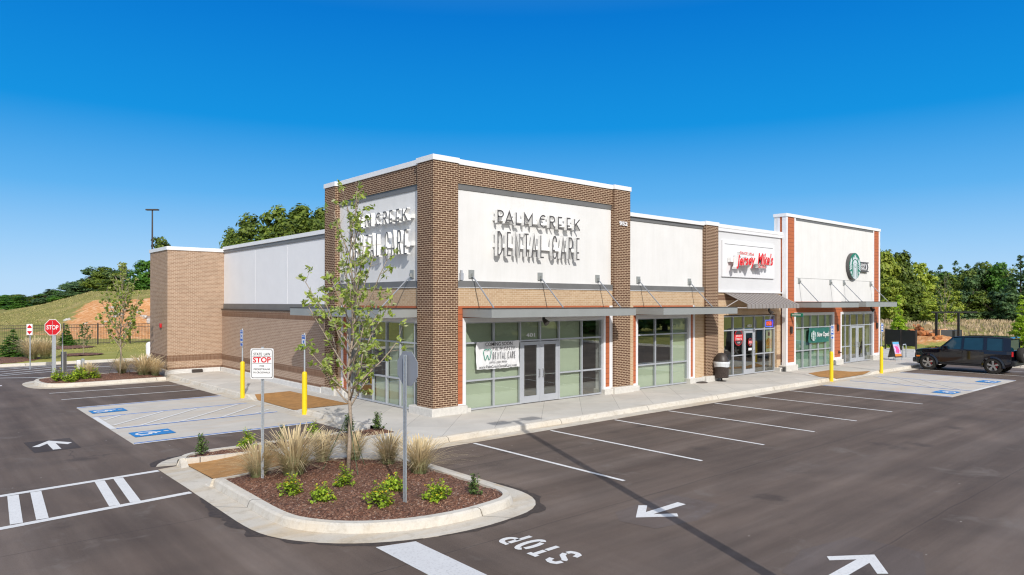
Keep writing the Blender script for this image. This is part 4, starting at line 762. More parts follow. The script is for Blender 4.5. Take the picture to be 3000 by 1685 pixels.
# banners
def banner(label,x0,x1,z0,z1,y,mat,seed):
    r=signroot('banner',((x0+x1)/2,y,z0),label=label,cat='banner'); mb=MB(); nx_,nz=24,12
    g=lambda i,j:(x0+(x1-x0)*i/nx_+.012*math.sin(j*1.1+seed),y-.02-.02*math.sin(i*.8+j*.5+seed)-.012*math.sin(i*2.1),z0+(z1-z0)*j/nz-.018*math.sin(math.pi*i/nx_)*(1-j/nz)+.008*math.sin(i*1.7+seed))
    mb.v=[g(i,j) for j in range(nz+1) for i in range(nx_+1)]; mb.f=[(j*(nx_+1)+i,j*(nx_+1)+i+1,(j+1)*(nx_+1)+i+1,(j+1)*(nx_+1)+i) for j in range(nz) for i in range(nx_)]; mb.m=[0]*len(mb.f)
    mb.xf(Matrix.Translation(-Vector(r.location))); o=mb.build('banner_cloth',mat,r,smooth=True,uv=False); return r
r=banner('white COMING SOON vinyl banner with green tooth outline tied left of the double doors',1.80,3.70,1.36,2.27,.13,M['vinyl'],1)
FB=lambda x,z:FRONT(x,.055,z)
putm(r,'lettering',text_fit('COMING SOON',1.2,.12,off=.006,ext=.001),[M['ink']]*2,FB(2.75,2.19)); mb=MB()
for ch,a,b in [('P',0,.07),('A',.11,.2),('L',.24,.3),('M',.35,.46),('C',.56,.66),('R',.71,.78),('E',.83,.9),('E',.95,1.01),('K',1.06,1.14)]:
    q=glyph(ch,a*.88,b*.88,.0,.1,.012,0,.002); n0=len(mb.v); mb.v+=q.v; mb.f+=[tuple(i+n0 for i in f) for f in q.f]; mb.m+=q.m
for ch,a,b in [('d',0,.06),('E',.12,.18),('N',.24,.31),('T',.36,.43),('A',.47,.54),('L',.6,.66),('c',.76,.82),('A',.87,.94),('R',.99,1.05),('E',1.1,1.15)]:
    q=glyph(ch,a*.88,b*.88,-.3,-.07,.016,0,.002); n0=len(mb.v); mb.v+=q.v; mb.f+=[tuple(i+n0 for i in f) for f in q.f]; mb.m+=q.m
putm(r,'lettering',mb,[M['ink']]*2,FB(2.48,1.98))
putm(r,'lettering',text_fit('(470) 268-3056',.78,.08,ext=.001),[M['ink']]*2,FB(2.72,1.57)); putm(r,'lettering',text_fit('www.PalmCreekDentalCare.com',1.66,.1,off=.002,ext=.001),[M['ink']]*2,FB(2.72,1.44))
mb=MB(); stroke(mb,[(-.15,.13),(-.17,.05),(-.15,-.03),(-.11,-.16),(-.07,-.19),(-.04,-.14),(-.02,-.06),(0,-.04),(.02,-.06),(.04,-.14),(.07,-.19),(.11,-.16),(.15,-.03),(.17,.05),(.15,.13),(.09,.17),(0,.14),(-.09,.17),(-.15,.13)],.024,0,.002); putm(r,'tooth_outline',mb,[M['teal']]*2,FB(2.24,1.86))
r=banner('green cloth banner reading Now Open hanging across the coffee shop window',24.88,27.32,1.40,2.21,.05,M['bgreen'],3)
FC=lambda x,z:FRONT(x,-.02,z)
logo(r,FC(25.32,1.80),.31,depth=.012,bm=M['green']); putm(r,'lettering',text_fit('Now Open!',1.42,.36,off=.02,ext=.001),[M['signw']]*2,FC(26.5,1.80))
# window graphics
def disc_decal(label,x,z,s,y,cat='window sign'):
    r=signroot('window_decal',(x,y,z-s),label=label,cat=cat); MT=FRONT(x,y,z)
    putm(r,'disc',MB().tube([(0,0,0),(0,0,.004)],s,32),M['red'],MT); putm(r,'inner_disc',MB().tube([(0,0,.005),(0,0,.008)],s*.9,32),M['ink'],MT)
    putm(r,'band',MB().box(-s*.88,s*.88,-s*.36,s*.36,.009,.012),M['redl'],MT); putm(r,'lettering',text_fit("JERSEY",s*1.4,s*.28,off=.006,ext=.001),[M['signw']]*2,FRONT(x,y-.014,z+s*.16)); putm(r,'lettering',text_fit("MIKE'S",s*1.4,s*.28,off=.006,ext=.001),[M['signw']]*2,FRONT(x,y-.014,z-s*.18)); putm(r,'lettering',text_fit("SUBS",s*.6,s*.18,off=.003,ext=.001),[M['signw']]*2,FRONT(x,y-.014,z-s*.62))
disc_decal('large round black and red sandwich emblem on the shop window left of the door',18.5,1.88,.40,.47); disc_decal('small round red sandwich emblem on the shop door glass',19.5,1.62,.2,.42)
r=signroot('window_decal',(19.66,.54,1.2),label='small white hours notice under the emblem on the shop door',cat='window sign'); putm(r,'notice',MB().box(-.16,.16,-.06,.06,0,.003),M['signw'],FRONT(19.5,.43,1.27))
r=signroot('neon_sign',(21.6,.55,2.35),label='red and blue neon open sign in the top right pane of the sandwich shop',cat='neon sign')
mb=MB(); stroke(mb,[(-.34,-.17),(.34,-.17),(.34,.17),(-.34,.17),(-.34,-.17)],.035,0,.02); putm(r,'blue_border',mb,[M['neonb']]*2,FRONT(21.58,.56,2.52)); putm(r,'lettering',text_fit('OPEN',.5,.2,off=.01,ext=.01),[M['neonr']]*2,FRONT(21.58,.56,2.52)); putm(r,'backing',MB().box(-.33,.33,-.16,.16,-.02,-.01),M['ink'],FRONT(21.58,.56,2.52))
r=signroot('window_poster',(21.5,.62,1.0),label='yellow food poster in the window right of the sandwich shop door',cat='poster'); putm(r,'sheet',MB().box(-.30,.30,-.58,.58,0,.004),plain('pale_yellow_paper',(.62,.60,.34),.6),FRONT(21.56,.56,1.62))
putm(r,'printed_food',MB().hull([(-.25,-.25,.005),(.27,-.28,.005),(.28,.08,.005),(-.1,.16,.005),(-.28,0,.005)],[(-.25,-.25,.008),(.27,-.28,.008),(.28,.08,.008),(-.1,.16,.008),(-.28,0,.008)]).box(-.25,.27,-.4,-.3,.005,.008),plain('poster_orange',(.62,.30,.05),.6,var=.5,sc=14),FRONT(21.56,.56,1.62)); putm(r,'lettering',MB().box(-.1,.14,.25,.46,.005,.008),plain('poster_brown',(.22,.10,.03),.6,var=.3,sc=20),FRONT(21.56,.56,1.62))
r=signroot('window_poster',(31.75,.56,1.2),label='red and yellow poster behind the right coffee shop door',cat='poster'); putm(r,'sheet',MB().hull([(-.16,-.3,0),(.16,-.35,0),(.2,.2,0),(0,.35,0),(-.18,.2,0)],[(-.16,-.3,.004),(.16,-.35,.004),(.2,.2,.004),(0,.35,.004),(-.18,.2,.004)]),plain('poster_red_yellow',(.62,.25,.04),.6,var=.7,sc=7),FRONT(31.75,.3,1.55))
r=signroot('blade_sign',(22.9,-.1,2.86),label='small green blade sign sticking out from the orange panel of the coffee shop',cat='sign'); r_b=MB().box(22.87,22.93,-.62,.03,2.87,3.05).build('sign_panel',M['green'],None,uv=False); r_b.parent=r; r_b.location=-Vector(r.location)
t_=MB().box(22.862,22.869,-.52,-.05,2.945,2.985).build('lettering',M['signw'],None,uv=False); t_.parent=r; t_.location=-Vector(r.location)
# ================================================================ STREET SIGNS, BOLLARDS
def octo(s): return [(s*math.cos(R_(22.5+45*i)),s*math.sin(R_(22.5+45*i))) for i in range(8)]
def stopsign(x,y,nrm,zc,rad,post_r,label,z0=-.02,sq=False):
    r=signroot('stop_sign',(x,y,z0),label=label,cat='stop sign'); n_=Vector((*nrm,0)).normalized(); rt=Vector((0,0,1)).cross(n_).normalized()
    MT=frame((x+n_.x*(post_r+.012),y+n_.y*(post_r+.012),zc),rt,(0,0,1)); c=rad/math.cos(R_(22.5))
    pl=putm(r,'sign_plate',MB().prism(octo(c),0,.004),M['grey'],MT); putm(r,'white_border',MB().prism(octo(c),.005,.007),M['signw'],MT).parent=r; putm(r,'red_face',MB().prism(octo(c*.93),.008,.010),M['red'],MT); putm(r,'lettering',text_fit('STOP',rad*1.5,rad*.56,off=.02,ext=.001),[M['signw']]*2,frame((x+n_.x*(post_r+.024),y+n_.y*(post_r+.024),zc),rt,(0,0,1)))
    mb=MB(); mb.box(x-post_r,x+post_r,y-post_r,y+post_r,z0-.1,zc+rad*.8) if sq else mb.box(-.04,.04,-.006,.006,0,1) and None
    if not sq:
        mb=MB(); h=zc+rad*.8-z0+.1; mb.box(-.042,-.018,-.02,-.016,0,h).box(-.018,.018,.016,.02,0,h).box(.018,.042,-.02,-.016,0,h).box(-.019,-.016,-.017,.017,0,h).box(.016,.019,-.017,.017,0,h)
        mb.xf(Matrix.Translation((x,y,z0-.1))@Matrix.Rotation(math.atan2(n_.y,n_.x)-math.pi/2,4,'Z'))
    mb.xf(Matrix.Translation(-Vector(r.location))); mb.build('post',M['galv'],r,uv=False)
stopsign(-5.78,-7.55,(.998,.06),2.42,.305,.03,'grey back of a stop sign on a slim galvanised post in the mulch bed')
stopsign(-7.18,21.56,(-.655,-.755),2.38,.38,.075,'red octagonal stop sign on a thick pale square post at the far left island',sq=True)
# pedestrian law sign
r=signroot('traffic_sign',(-7.06,-4.24,0),label='white STATE LAW STOP FOR PEDESTRIANS sign on a perforated post in the mulch bed',cat='traffic sign'); n_=Vector((-.655,-.755,0)); MT=frame((-7.06+n_.x*.03,-4.24+n_.y*.03,2.36),(.755,-.655,0),(0,0,1))
def rrect(w_,h_,rad,k=4):
    out=[]
    for cx,cy,a in ((w_/2-rad,h_/2-rad,0),(-w_/2+rad,h_/2-rad,90),(-w_/2+rad,-h_/2+rad,180),(w_/2-rad,-h_/2+rad,270)): out+=[(cx+rad*math.cos(R_(a+90*i/k)),cy+rad*math.sin(R_(a+90*i/k))) for i in range(k+1)]
    return out
def up(MT,d): return MT@Matrix.Translation((0,0,d))
def plate(r,MT,w_,h_,face,back=None,bord=None,bw=.02,rad=.035):
    putm(r,'sign_plate',MB().prism(rrect(w_,h_,rad),0,.004),back or M['alu'],MT); putm(r,'sign_face',MB().prism(rrect(w_-.005,h_-.005,rad),.005,.006),face,MT)
    if bord: putm(r,'border',MB().prism(rrect(w_-bw,h_-bw,rad*.9),.007,.008),bord,MT); putm(r,'sign_face',MB().prism(rrect(w_-bw-.022,h_-bw-.022,rad*.8),.009,.010),face,MT)
plate(r,MT,.47,.62,M['signw'],bord=M['ink'],bw=.045)
for s_,yy,w_,h_,mt in (('STATE  LAW',.195,.34,.055,'ink'),('STOP',.08,.36,.115,'red'),('FOR',-.045,.09,.035,'ink'),('PEDESTRIANS',-.11,.33,.035,'ink'),('IN CROSSWALK',-.175,.34,.035,'ink')): putm(r,'lettering',text_fit(s_,w_,h_,off=.03 if s_=='STOP' else .012,ext=.0005),[M[mt]]*2,up(MT@Matrix.Translation((0,yy,0)),.0125))
putm(r,'divider',MB().box(-.19,.19,.147,.153,.011,.012).box(-.19,.19,.002,.008,.011,.012),M['ink'],MT)
mb=MB(); h=2.7
for i in range(60): z=i*.045; mb.box(-.026,.026,-.012,-.008,z,z+.030)
mb.box(-.026,-.011,-.0125,-.0085,0,h).box(.011,.026,-.0125,-.0085,0,h).box(-.026,.026,.010,.016,0,h).box(-.026,-.022,-.012,.012,0,h).box(.022,.026,-.012,.012,0,h)
mb.xf(Matrix.Rotation(R_(-40.9),4,'Z')); mb.build('post',M['galv'],r,uv=False)
# small do-not-enter type sign far left
r=signroot('traffic_sign',(-7.37,28.44,-.15),label='small white sign with red up and down arrows beside the hatched lane',cat='traffic sign'); MT=frame((-7.37-.03,28.44-.03,2.07),(.755,-.655,0),(0,0,1)); plate(r,MT,.34,.62,M['signw'],rad=.02)
for sg in (1,-1): putm(r,'red_arrow',MB().face([(-.12,sg*.08,.009),(.12,sg*.08,.009),(.12,sg*.13,.009),(0,sg*.27,.009),(-.12,sg*.13,.009)][::sg]),M['red'],MT)
MB().tube([(0,0,0),(0,0,2.3)],.03,8).build('post',M['galv'],r,uv=False)
# accessible parking bollards
bp=[(-2.62,9.23,2.31,.50,1,'yellow bollard with a tall blue parking sign at the far end of the side ramp'),(-2.49,3.89,2.27,.45,0,'yellow bollard with a blue parking sign at the near end of the side ramp'),(20.7,-3.11,2.31,.55,1,'yellow bollard with a tall blue parking sign in front of the coffee shop window'),(26.51,-3.12,2.29,.5,0,'yellow bollard with a blue parking sign near the right end of the building')]
root0=None
for (x,y,zc,hh,ex,lab) in bp:
    if root0 is None:
        r=signroot('bollard',(x,y,-.15),label=lab,cat='bollard',group='yellow bollards carrying blue parking signs')
        MB().lathe([(.085,0),(.085,1.36),(.075,1.41),(.04,1.44),(0,1.45)],20).build('yellow_sleeve',M['yellow'],r,uv=False,smooth=True)
        MB().tube([(0,0,1.42),(0,0,2.72)],.028,8).build('post',M['galv'],r,uv=False)
        MT=frame((0,0,2.44),(.755,-.655,0),(0,0,1)); n_=MT.col[2].xyz*.035; MT=Matrix.Translation(n_)@MT
        def pp(name,mb,mt): mb.xf(MT); return mb.build(name,mt,r,uv=False)
        pl=pp('sign_plate',MB().prism(rrect(.30,.46,.03),0,.004),M['signw']); pp('blue_panel',MB().box(-.13,.13,.09,.15,.005,.007),M['signb']); pp('blue_panel',MB().box(-.13,.13,.17,.21,.005,.007),M['signb']); pp('blue_panel',MB().box(-.13,.13,-.20,-.11,.005,.007),M['signb']); pp('blue_stripe',MB().box(-.13,-.10,-.10,.08,.005,.007),M['signb']); pp('blue_stripe',MB().box(.10,.13,-.10,.08,.005,.007),M['signb']); pp('symbol',MB().prism([(.045*math.cos(q/8*math.pi),.055*math.sin(q/8*math.pi)-.01) for q in range(16)],.005,.007),M['signb'])
        root0=r; kids=list(r.children); r.rotation_euler=(0,0,R_(-49.06))
    else:
        r=root0.copy(); r.location=(x,y,-.15); r.rotation_euler=(0,0,R_(-49.06 if x<0 else 40.94)); COL.objects.link(r); r['label']=lab
        for c in kids: d=c.copy(); COL.objects.link(d); d.parent=r
    if ex:
        MT2=frame((0,0,2.10),(.755,-.655,0),(0,0,1)); MT2=Matrix.Translation(MT2.col[2].xyz*.035)@MT2; q=MB().prism(rrect(.26,.14,.02),0,.004); q.xf(MT2); q.build('lower_plate',M['signw'],r,uv=False); q=MB().prism(rrect(.22,.10,.02),.005,.007); q.xf(MT2); q.build('lower_panel',M['signb'],r,uv=False)
# posts on the far-left island
r=signroot('marker_post',(-6.63,22.55,-.1),label='dark grey square marker post beside the far stop sign',cat='post'); MB().box(-.11,.11,-.11,.11,0,1.22).build('post_body',M['fascia'],r,bevel=.02,uv=False)
r=signroot('marker_post',(-6.15,20.49,-.02),label='short pale post with a small control box between shrubs of the far island',cat='post'); MB().box(-.06,.06,-.06,.06,0,.9).build('post_body',M['galv'],r,bevel=.01,uv=False); MB().box(-.26,-.1,-.12,.02,.35,.85).build('control_box',M['trim'],r,bevel=.02,uv=False)
r=signroot('marker_post',(-6.75,22.1,-.1),label='thin galvanised post right behind the far stop sign',cat='post'); MB().tube([(0,0,0),(0,0,2.2)],.025,6).build('post_body',M['galv'],r,uv=False)
r=signroot('ground_spotlight',(-3.1,20.5,0),label='small white ground spotlight at the foot of the brick tower',cat='spotlight'); MB().tube([(0,0,0),(0,0,.35)],.02,6).build('stem',M['darkmetal'],r,uv=False); MB().tube([(-.12,0,.36),(.12,.1,.48)],[.07,.09],12).build('lamp_head',M['signw'],r,uv=False)
x,y=pix(440,1048,0); r=signroot('utility_pedestal',(x,y,0),label='white rounded utility pedestal on the lawn beside the brick tower',cat='utility box'); MB().lathe([(.24,0),(.26,.8),(.22,.95),(.1,1.02),(0,1.03)],16).build('shell',M['trim'],r,smooth=True,uv=False)
# manhole cap and litter bin
r=signroot('drain_cover',(14.5,.0,0),label='flat dark round cover lying on the sidewalk before the brick pillar',cat='drain cover'); MB().lathe([(.34,0),(.34,.02),(.22,.05),(0,.055)],24).build('lid',M['darkmetal'],r,uv=False)
r=signroot('litter_bin',(15.75,-.32,0),label='black perforated litter bin with a white liner standing before the brick pillar',cat='litter bin')
MB().lathe([(.22,0),(.22,.02),(.04,.04),(.04,.16)],20).build('base',M['darkmetal'],r,uv=False)
perf=plain('perforated_dark_steel',(.06,.045,.04),.6,var=.6,sc=28); MB().lathe([(.02,.16),(.29,.16),(.31,.18),(.33,.86),(.35,.88),(.35,.90)],28).build('basket',perf,r,smooth=True,uv=False)
mb=MB(); n=28
for i in range(n):
    for j,(rr,zz) in enumerate(((.342,.70),(.355,.78),(.375,.87),(.35,.905))): q=2*math.pi*i/n; k=rr+.012*math.sin(i*2.3+j); zz2=zz+(.05*math.sin(q*2+1)+.07*math.cos(q) if j==0 else 0); mb.v.append((k*math.cos(q),k*math.sin(q),zz2))
for i in range(n):
    for j in range(3): mb.f.append((i*4+j,((i+1)%n)*4+j,((i+1)%n)*4+j+1,i*4+j+1)); mb.m.append(0)
mb.build('bin_liner',M['bag'],r,smooth=True,uv=False)
hd=MB(); hd.lathe([(.34,.90),(.33,.98),(.27,1.15),(.17,1.27),(0,1.31)],28); hd.build('dome_lid',M['darkmetal'],r,smooth=True,uv=False); MB().box(.02,.36,-.30,.0,1.0,1.2).build('lid_flap',M['blackmetal'],r,bevel=.02,uv=False)
# A-frame board
r=signroot('sidewalk_sign',(34.5,-.85,0),rz=R_(-12),label='folding sidewalk board with pink, blue and orange artwork outside the coffee shop',cat='sidewalk sign')
def skew(mb,dy,h=1.15): mb.v=[(x,y+dy*(1-z/h),z) for x,y,z in mb.v]; return mb
for sg in (1,-1): skew(MB().box(-.36,.36,-.012,.012,.18,1.2),-.28*sg).build('board',M['darkmetal'],r,uv=False)
skew(MB().box(-.31,.31,-.022,-.014,.26,.40),-.28).build('orange_strip',plain('poster_orange2',(.80,.24,.03),.5),r,uv=False); skew(MB().box(-.31,.31,-.022,-.014,.40,1.0),-.28).build('artwork',plain('poster_lilac',(.55,.42,.66),.5,var=.3,sc=4),r,uv=False); skew(MB().box(-.31,.31,-.022,-.014,1.0,1.14),-.28).build('blue_strip',plain('poster_blue',(.12,.40,.66),.5),r,uv=False)
skew(MB().hull([(-.2,-.03,.5),(.12,-.03,.45),(.22,-.03,.62),(.1,-.03,.86),(-.22,-.03,.9),(-.1,-.03,.7)],[(-.2,-.024,.5),(.12,-.024,.45),(.22,-.024,.62),(.1,-.024,.86),(-.22,-.024,.9),(-.1,-.024,.7)]),-.28).build('painted_shape',plain('poster_pink',(.72,.08,.28),.5,var=.3,sc=9),r,uv=False)
for x in (-.3,.3):
    for sg in (1,-1): skew(MB().box(x-.02,x+.02,-.015,.015,0,.18),-.28*sg).build('leg',M['galv'],r,uv=False)
# bike rack, screens, patio posts, bin store
r=signroot('bicycle_rack',(37.3,-.4,0),label='inverted U steel bicycle rack in front of the black screen',cat='bicycle rack'); MB().tube([(-.28,0,0),(-.28,0,.75),(-.2,0,.86),(.2,0,.86),(.28,0,.75),(.28,0,0)],.03,10).build('hoop',M['galv'],r,smooth=True,uv=False)
x0_,y0_=at(2593,56); 
r=signroot('screen_fence',(37.2,.6,0),label='black solid screen panels at the end of the coffee shop patio',cat='fence')
def screen(a,b): 
    d=(Vector(b)-Vector(a)); ln=d.length; mb=MB().box(0,ln,-.02,.02,.35,1.55); mb.xf(Matrix.Translation((a[0],a[1],0))@Matrix.Rotation(math.atan2(d.y,d.x),4,'Z')@Matrix.Identity(4)); mb.xf(Matrix.Translation(-Vector(r.location))); mb.build('panel',M['blackmetal'],r,uv=False)
sa=pix(2594,1022,.0); sb=pix(2640,1026,.0); sc2=pix(2684,1030,.0)
screen(sa,sb); screen(sb,sc2)
for q in (sa,sb,sc2): MB().box(q[0]-.05-r.location.x,q[0]+.05-r.location.x,q[1]-.05-r.location.y,q[1]+.05-r.location.y,0,1.6).build('post',M['darkmetal'],r,uv=False)
a_=pix(2743,1012,0); b_=pix(2808,1012,0)
r=signroot('pergola',(a_[0],a_[1],0),label='black steel pergola posts and beam beyond the parked car',cat='pergola')
for q in (a_,b_): MB().box(q[0]-.08-a_[0],q[0]+.08-a_[0],q[1]-.08-a_[1],q[1]+.08-a_[1],0,2.75).build('post',M['blackmetal'],r,uv=False)
d_=Vector((b_[0]-a_[0],b_[1]-a_[1],0)); mb=MB().box(-.4,d_.length+1.6,-.07,.07,2.75,2.88); mb.xf(Matrix.Rotation(math.atan2(d_.y,d_.x),4,'Z')); mb.build('beam',M['blackmetal'],r,uv=False)
q=pix(2776,1010,0); r=signroot('bin_store',(q[0],q[1],0),label='dark grey enclosure with timber edges between the pergola posts',cat='enclosure'); mb=MB().box(-.9,.9,-.5,.5,0,1.25); mb.xf(Matrix.Rotation(YAW-math.pi/2,4,'Z')); mb.build('cabinet',plain('charcoal_panel',(.05,.055,.06),.6),r,uv=False)
for sx_ in (-.95,.95): mb=MB().box(sx_-.04,sx_+.04,-.55,.5,0,1.3); mb.xf(Matrix.Rotation(YAW-math.pi/2,4,'Z')); mb.build('timber_edge',M['wood'],r,uv=False)
# pole lamp outside the right edge of the frame: its shadow falls across the lot
hx,hy=1.5,-2.2; Ls=16.9; px_,py_=hx-.413*Ls,hy-.911*Ls; hz_=Ls*math.tan(SUN_EL)
r=signroot('street_lamp',(px_,py_,-.15),label='tall dark twin headed lot lamp standing by the camera',cat='street lamp')
MB().tube([(0,0,0),(0,0,.8)],.3,20).build('concrete_footing',M['kerb'],r,uv=False); MB().tube([(0,0,.8),(0,0,hz_+.1)],[.105,.09],12).build('pole',M['darkmetal'],r,uv=False)
MB().tube([(-.5,0,hz_+.1),(.5,0,hz_+.1)],.035,8).build('arm',M['darkmetal'],r,uv=False)
for sx_ in (-1,1): MB().box(min(sx_*.3,sx_*.95),max(sx_*.3,sx_*.95),-.2,.2,hz_+.09,hz_+.17).build('lamp_head',M['darkmetal'],r,uv=False)
# far lamp pole left of the brick tower
x,y=at(446,75); zt_=ztop(618,75); r=signroot('street_lamp',(x,y,0),label='tall thin dark lamp pole rising behind the brick tower',cat='street lamp'); MB().tube([(0,0,0),(0,0,zt_)],[.14,.07],8).build('pole',M['darkmetal'],r,uv=False)
mb=MB().box(-.65,.65,-.2,.2,zt_,zt_+.14); mb.xf(Matrix.Rotation(YAW-math.pi/2,4,'Z')); mb.build('lamp_head',M['darkmetal'],r,uv=False)
# metal fence
r=signroot('picket_fence',(-6,49,0),label='long dark metal picket fence along the foot of the grassy hill',cat='fence'); fa=Vector((-24.5,51.0,0)); fb=Vector((9,48.6,0)); fd=(fb-fa); fl=fd.length; MTf=Matrix.Translation(fa-Vector(r.location))@Matrix.Rotation(math.atan2(fd.y,fd.x),4,'Z')
mb=MB(); i=0
while i*.115<fl: mb.box(i*.115-.009,i*.115+.009,-.009,.009,.05,1.72); i+=1
mb.xf(MTf); mb.build('picket_panel',M['darkmetal'],r,uv=False)
for z in (.12,1.45,1.68): q=MB().box(0,fl,-.025,.025,z,z+.04); q.xf(MTf); q.build('rail',M['darkmetal'],r,uv=False)
k=0
while k*2.42<fl: q=MB().box(k*2.42-.04,k*2.42+.04,-.045,.045,0,1.84); q.xf(MTf); q.build('post',M['darkmetal'],r,uv=False); k+=1
#@@CAR
# ================================================================ CAR (black boxy off-roader, nose to the building)
car=signroot('parked_car',(31.72,-5.55,-.15),label='glossy black boxy off-road car with rear spare wheel parked facing the building',cat='car')
def loft(secs,mat,name,parent,close=True,**k):
    mb=MB(); n=len(secs[0])
    for s_ in secs: mb.v+=[tuple(p) for p in s_]
    for i in range(len(secs)-1):
        for j in range(n-1 if not close else n): mb.f.append((i*n+j,i*n+(j+1)%n,(i+1)*n+(j+1)%n,(i+1)*n+j)); mb.m.append(0)
    if close: mb.f.append(tuple(range(n))[::-1]); mb.f.append(tuple((len(secs)-1)*n+j for j in range(n))); mb.m+=[0,0]
    return mb.build(name,mat,parent,uv=False,**k)
def sec(y,zb,zw,zt,w_,wt):   # lower body section
    return [(-w_+.06,y,zb),(-w_,y,zb+.12),(-w_,y,zw),(-w_+.03,y,zt-.03),(-wt,y,zt),(wt,y,zt),(w_-.03,y,zt-.03),(w_,y,zw),(w_,y,zb+.12),(w_-.06,y,zb)]
body=loft([sec(y,zb,zw,zt,w_,wt) for (y,zb,zw,zt,w_,wt) in ((2.33,.42,.80,.98,.78,.70),(2.22,.38,.90,1.13,.90,.80),(1.9,.36,.95,1.20,.95,.84),(1.1,.36,1.0,1.24,.97,.86),(.9,.36,1.05,1.24,.975,.9),(-1.0,.36,1.05,1.24,.975,.9),(-2.1,.38,1.05,1.24,.96,.9),(-2.3,.46,1.05,1.24,.93,.88))],M['carpaint'],'body',car,smooth=False)
cut=MB()
for sx in (-1,1):
    for yc in (1.6,-1.5): cut.tube([(sx*.62,yc,.42),(sx*1.15,yc,.42)],.47,32)
cu_=cut.build('cutter',M['blackmetal'],car,uv=False); bo=body.modifiers.new('arches','BOOLEAN'); bo.operation='DIFFERENCE'; bo.object=cu_; bo.solver='EXACT'
bpy.context.view_layer.update(); dg=bpy.context.evaluated_depsgraph_get(); nm_=bpy.data.meshes.new_from_object(body.evaluated_get(dg)); body.modifiers.clear(); body.data=nm_; bpy.data.objects.remove(cu_)
b_=body.modifiers.new('bevel','BEVEL'); b_.width=.025; b_.segments=2; b_.limit_method='ANGLE'; b_.angle_limit=R_(25)
def csec(y,w0,w1,z1): return [(-w0,y,1.22),(-w1,y,z1-.05),(-w1+.07,y,z1),(w1-.07,y,z1),(w1,y,z1-.05),(w0,y,1.22)]
gh=loft([csec(1.12,.86,.84,1.26),csec(.38,.90,.76,1.86),csec(.1,.90,.76,1.91),csec(-1.2,.90,.76,1.94),csec(-2.1,.88,.75,1.92),csec(-2.24,.88,.76,1.80)],M['carglass'],'windows',car)
loft([[(-.77,.40,1.865),(-.70,.36,1.90),(.70,.36,1.90),(.77,.40,1.865)],[(-.78,0,1.90),(-.71,0,1.95),(.71,0,1.95),(.78,0,1.90)],[(-.79,-1.2,1.915),(-.71,-1.2,1.975),(.71,-1.2,1.975),(.79,-1.2,1.915)],[(-.78,-2.15,1.89),(-.71,-2.2,1.945),(.71,-2.2,1.945),(.78,-2.15,1.89)],[(-.77,-2.32,1.86),(-.70,-2.34,1.90),(.70,-2.34,1.90),(.77,-2.32,1.86)]],M['carpaint'],'roof',car)
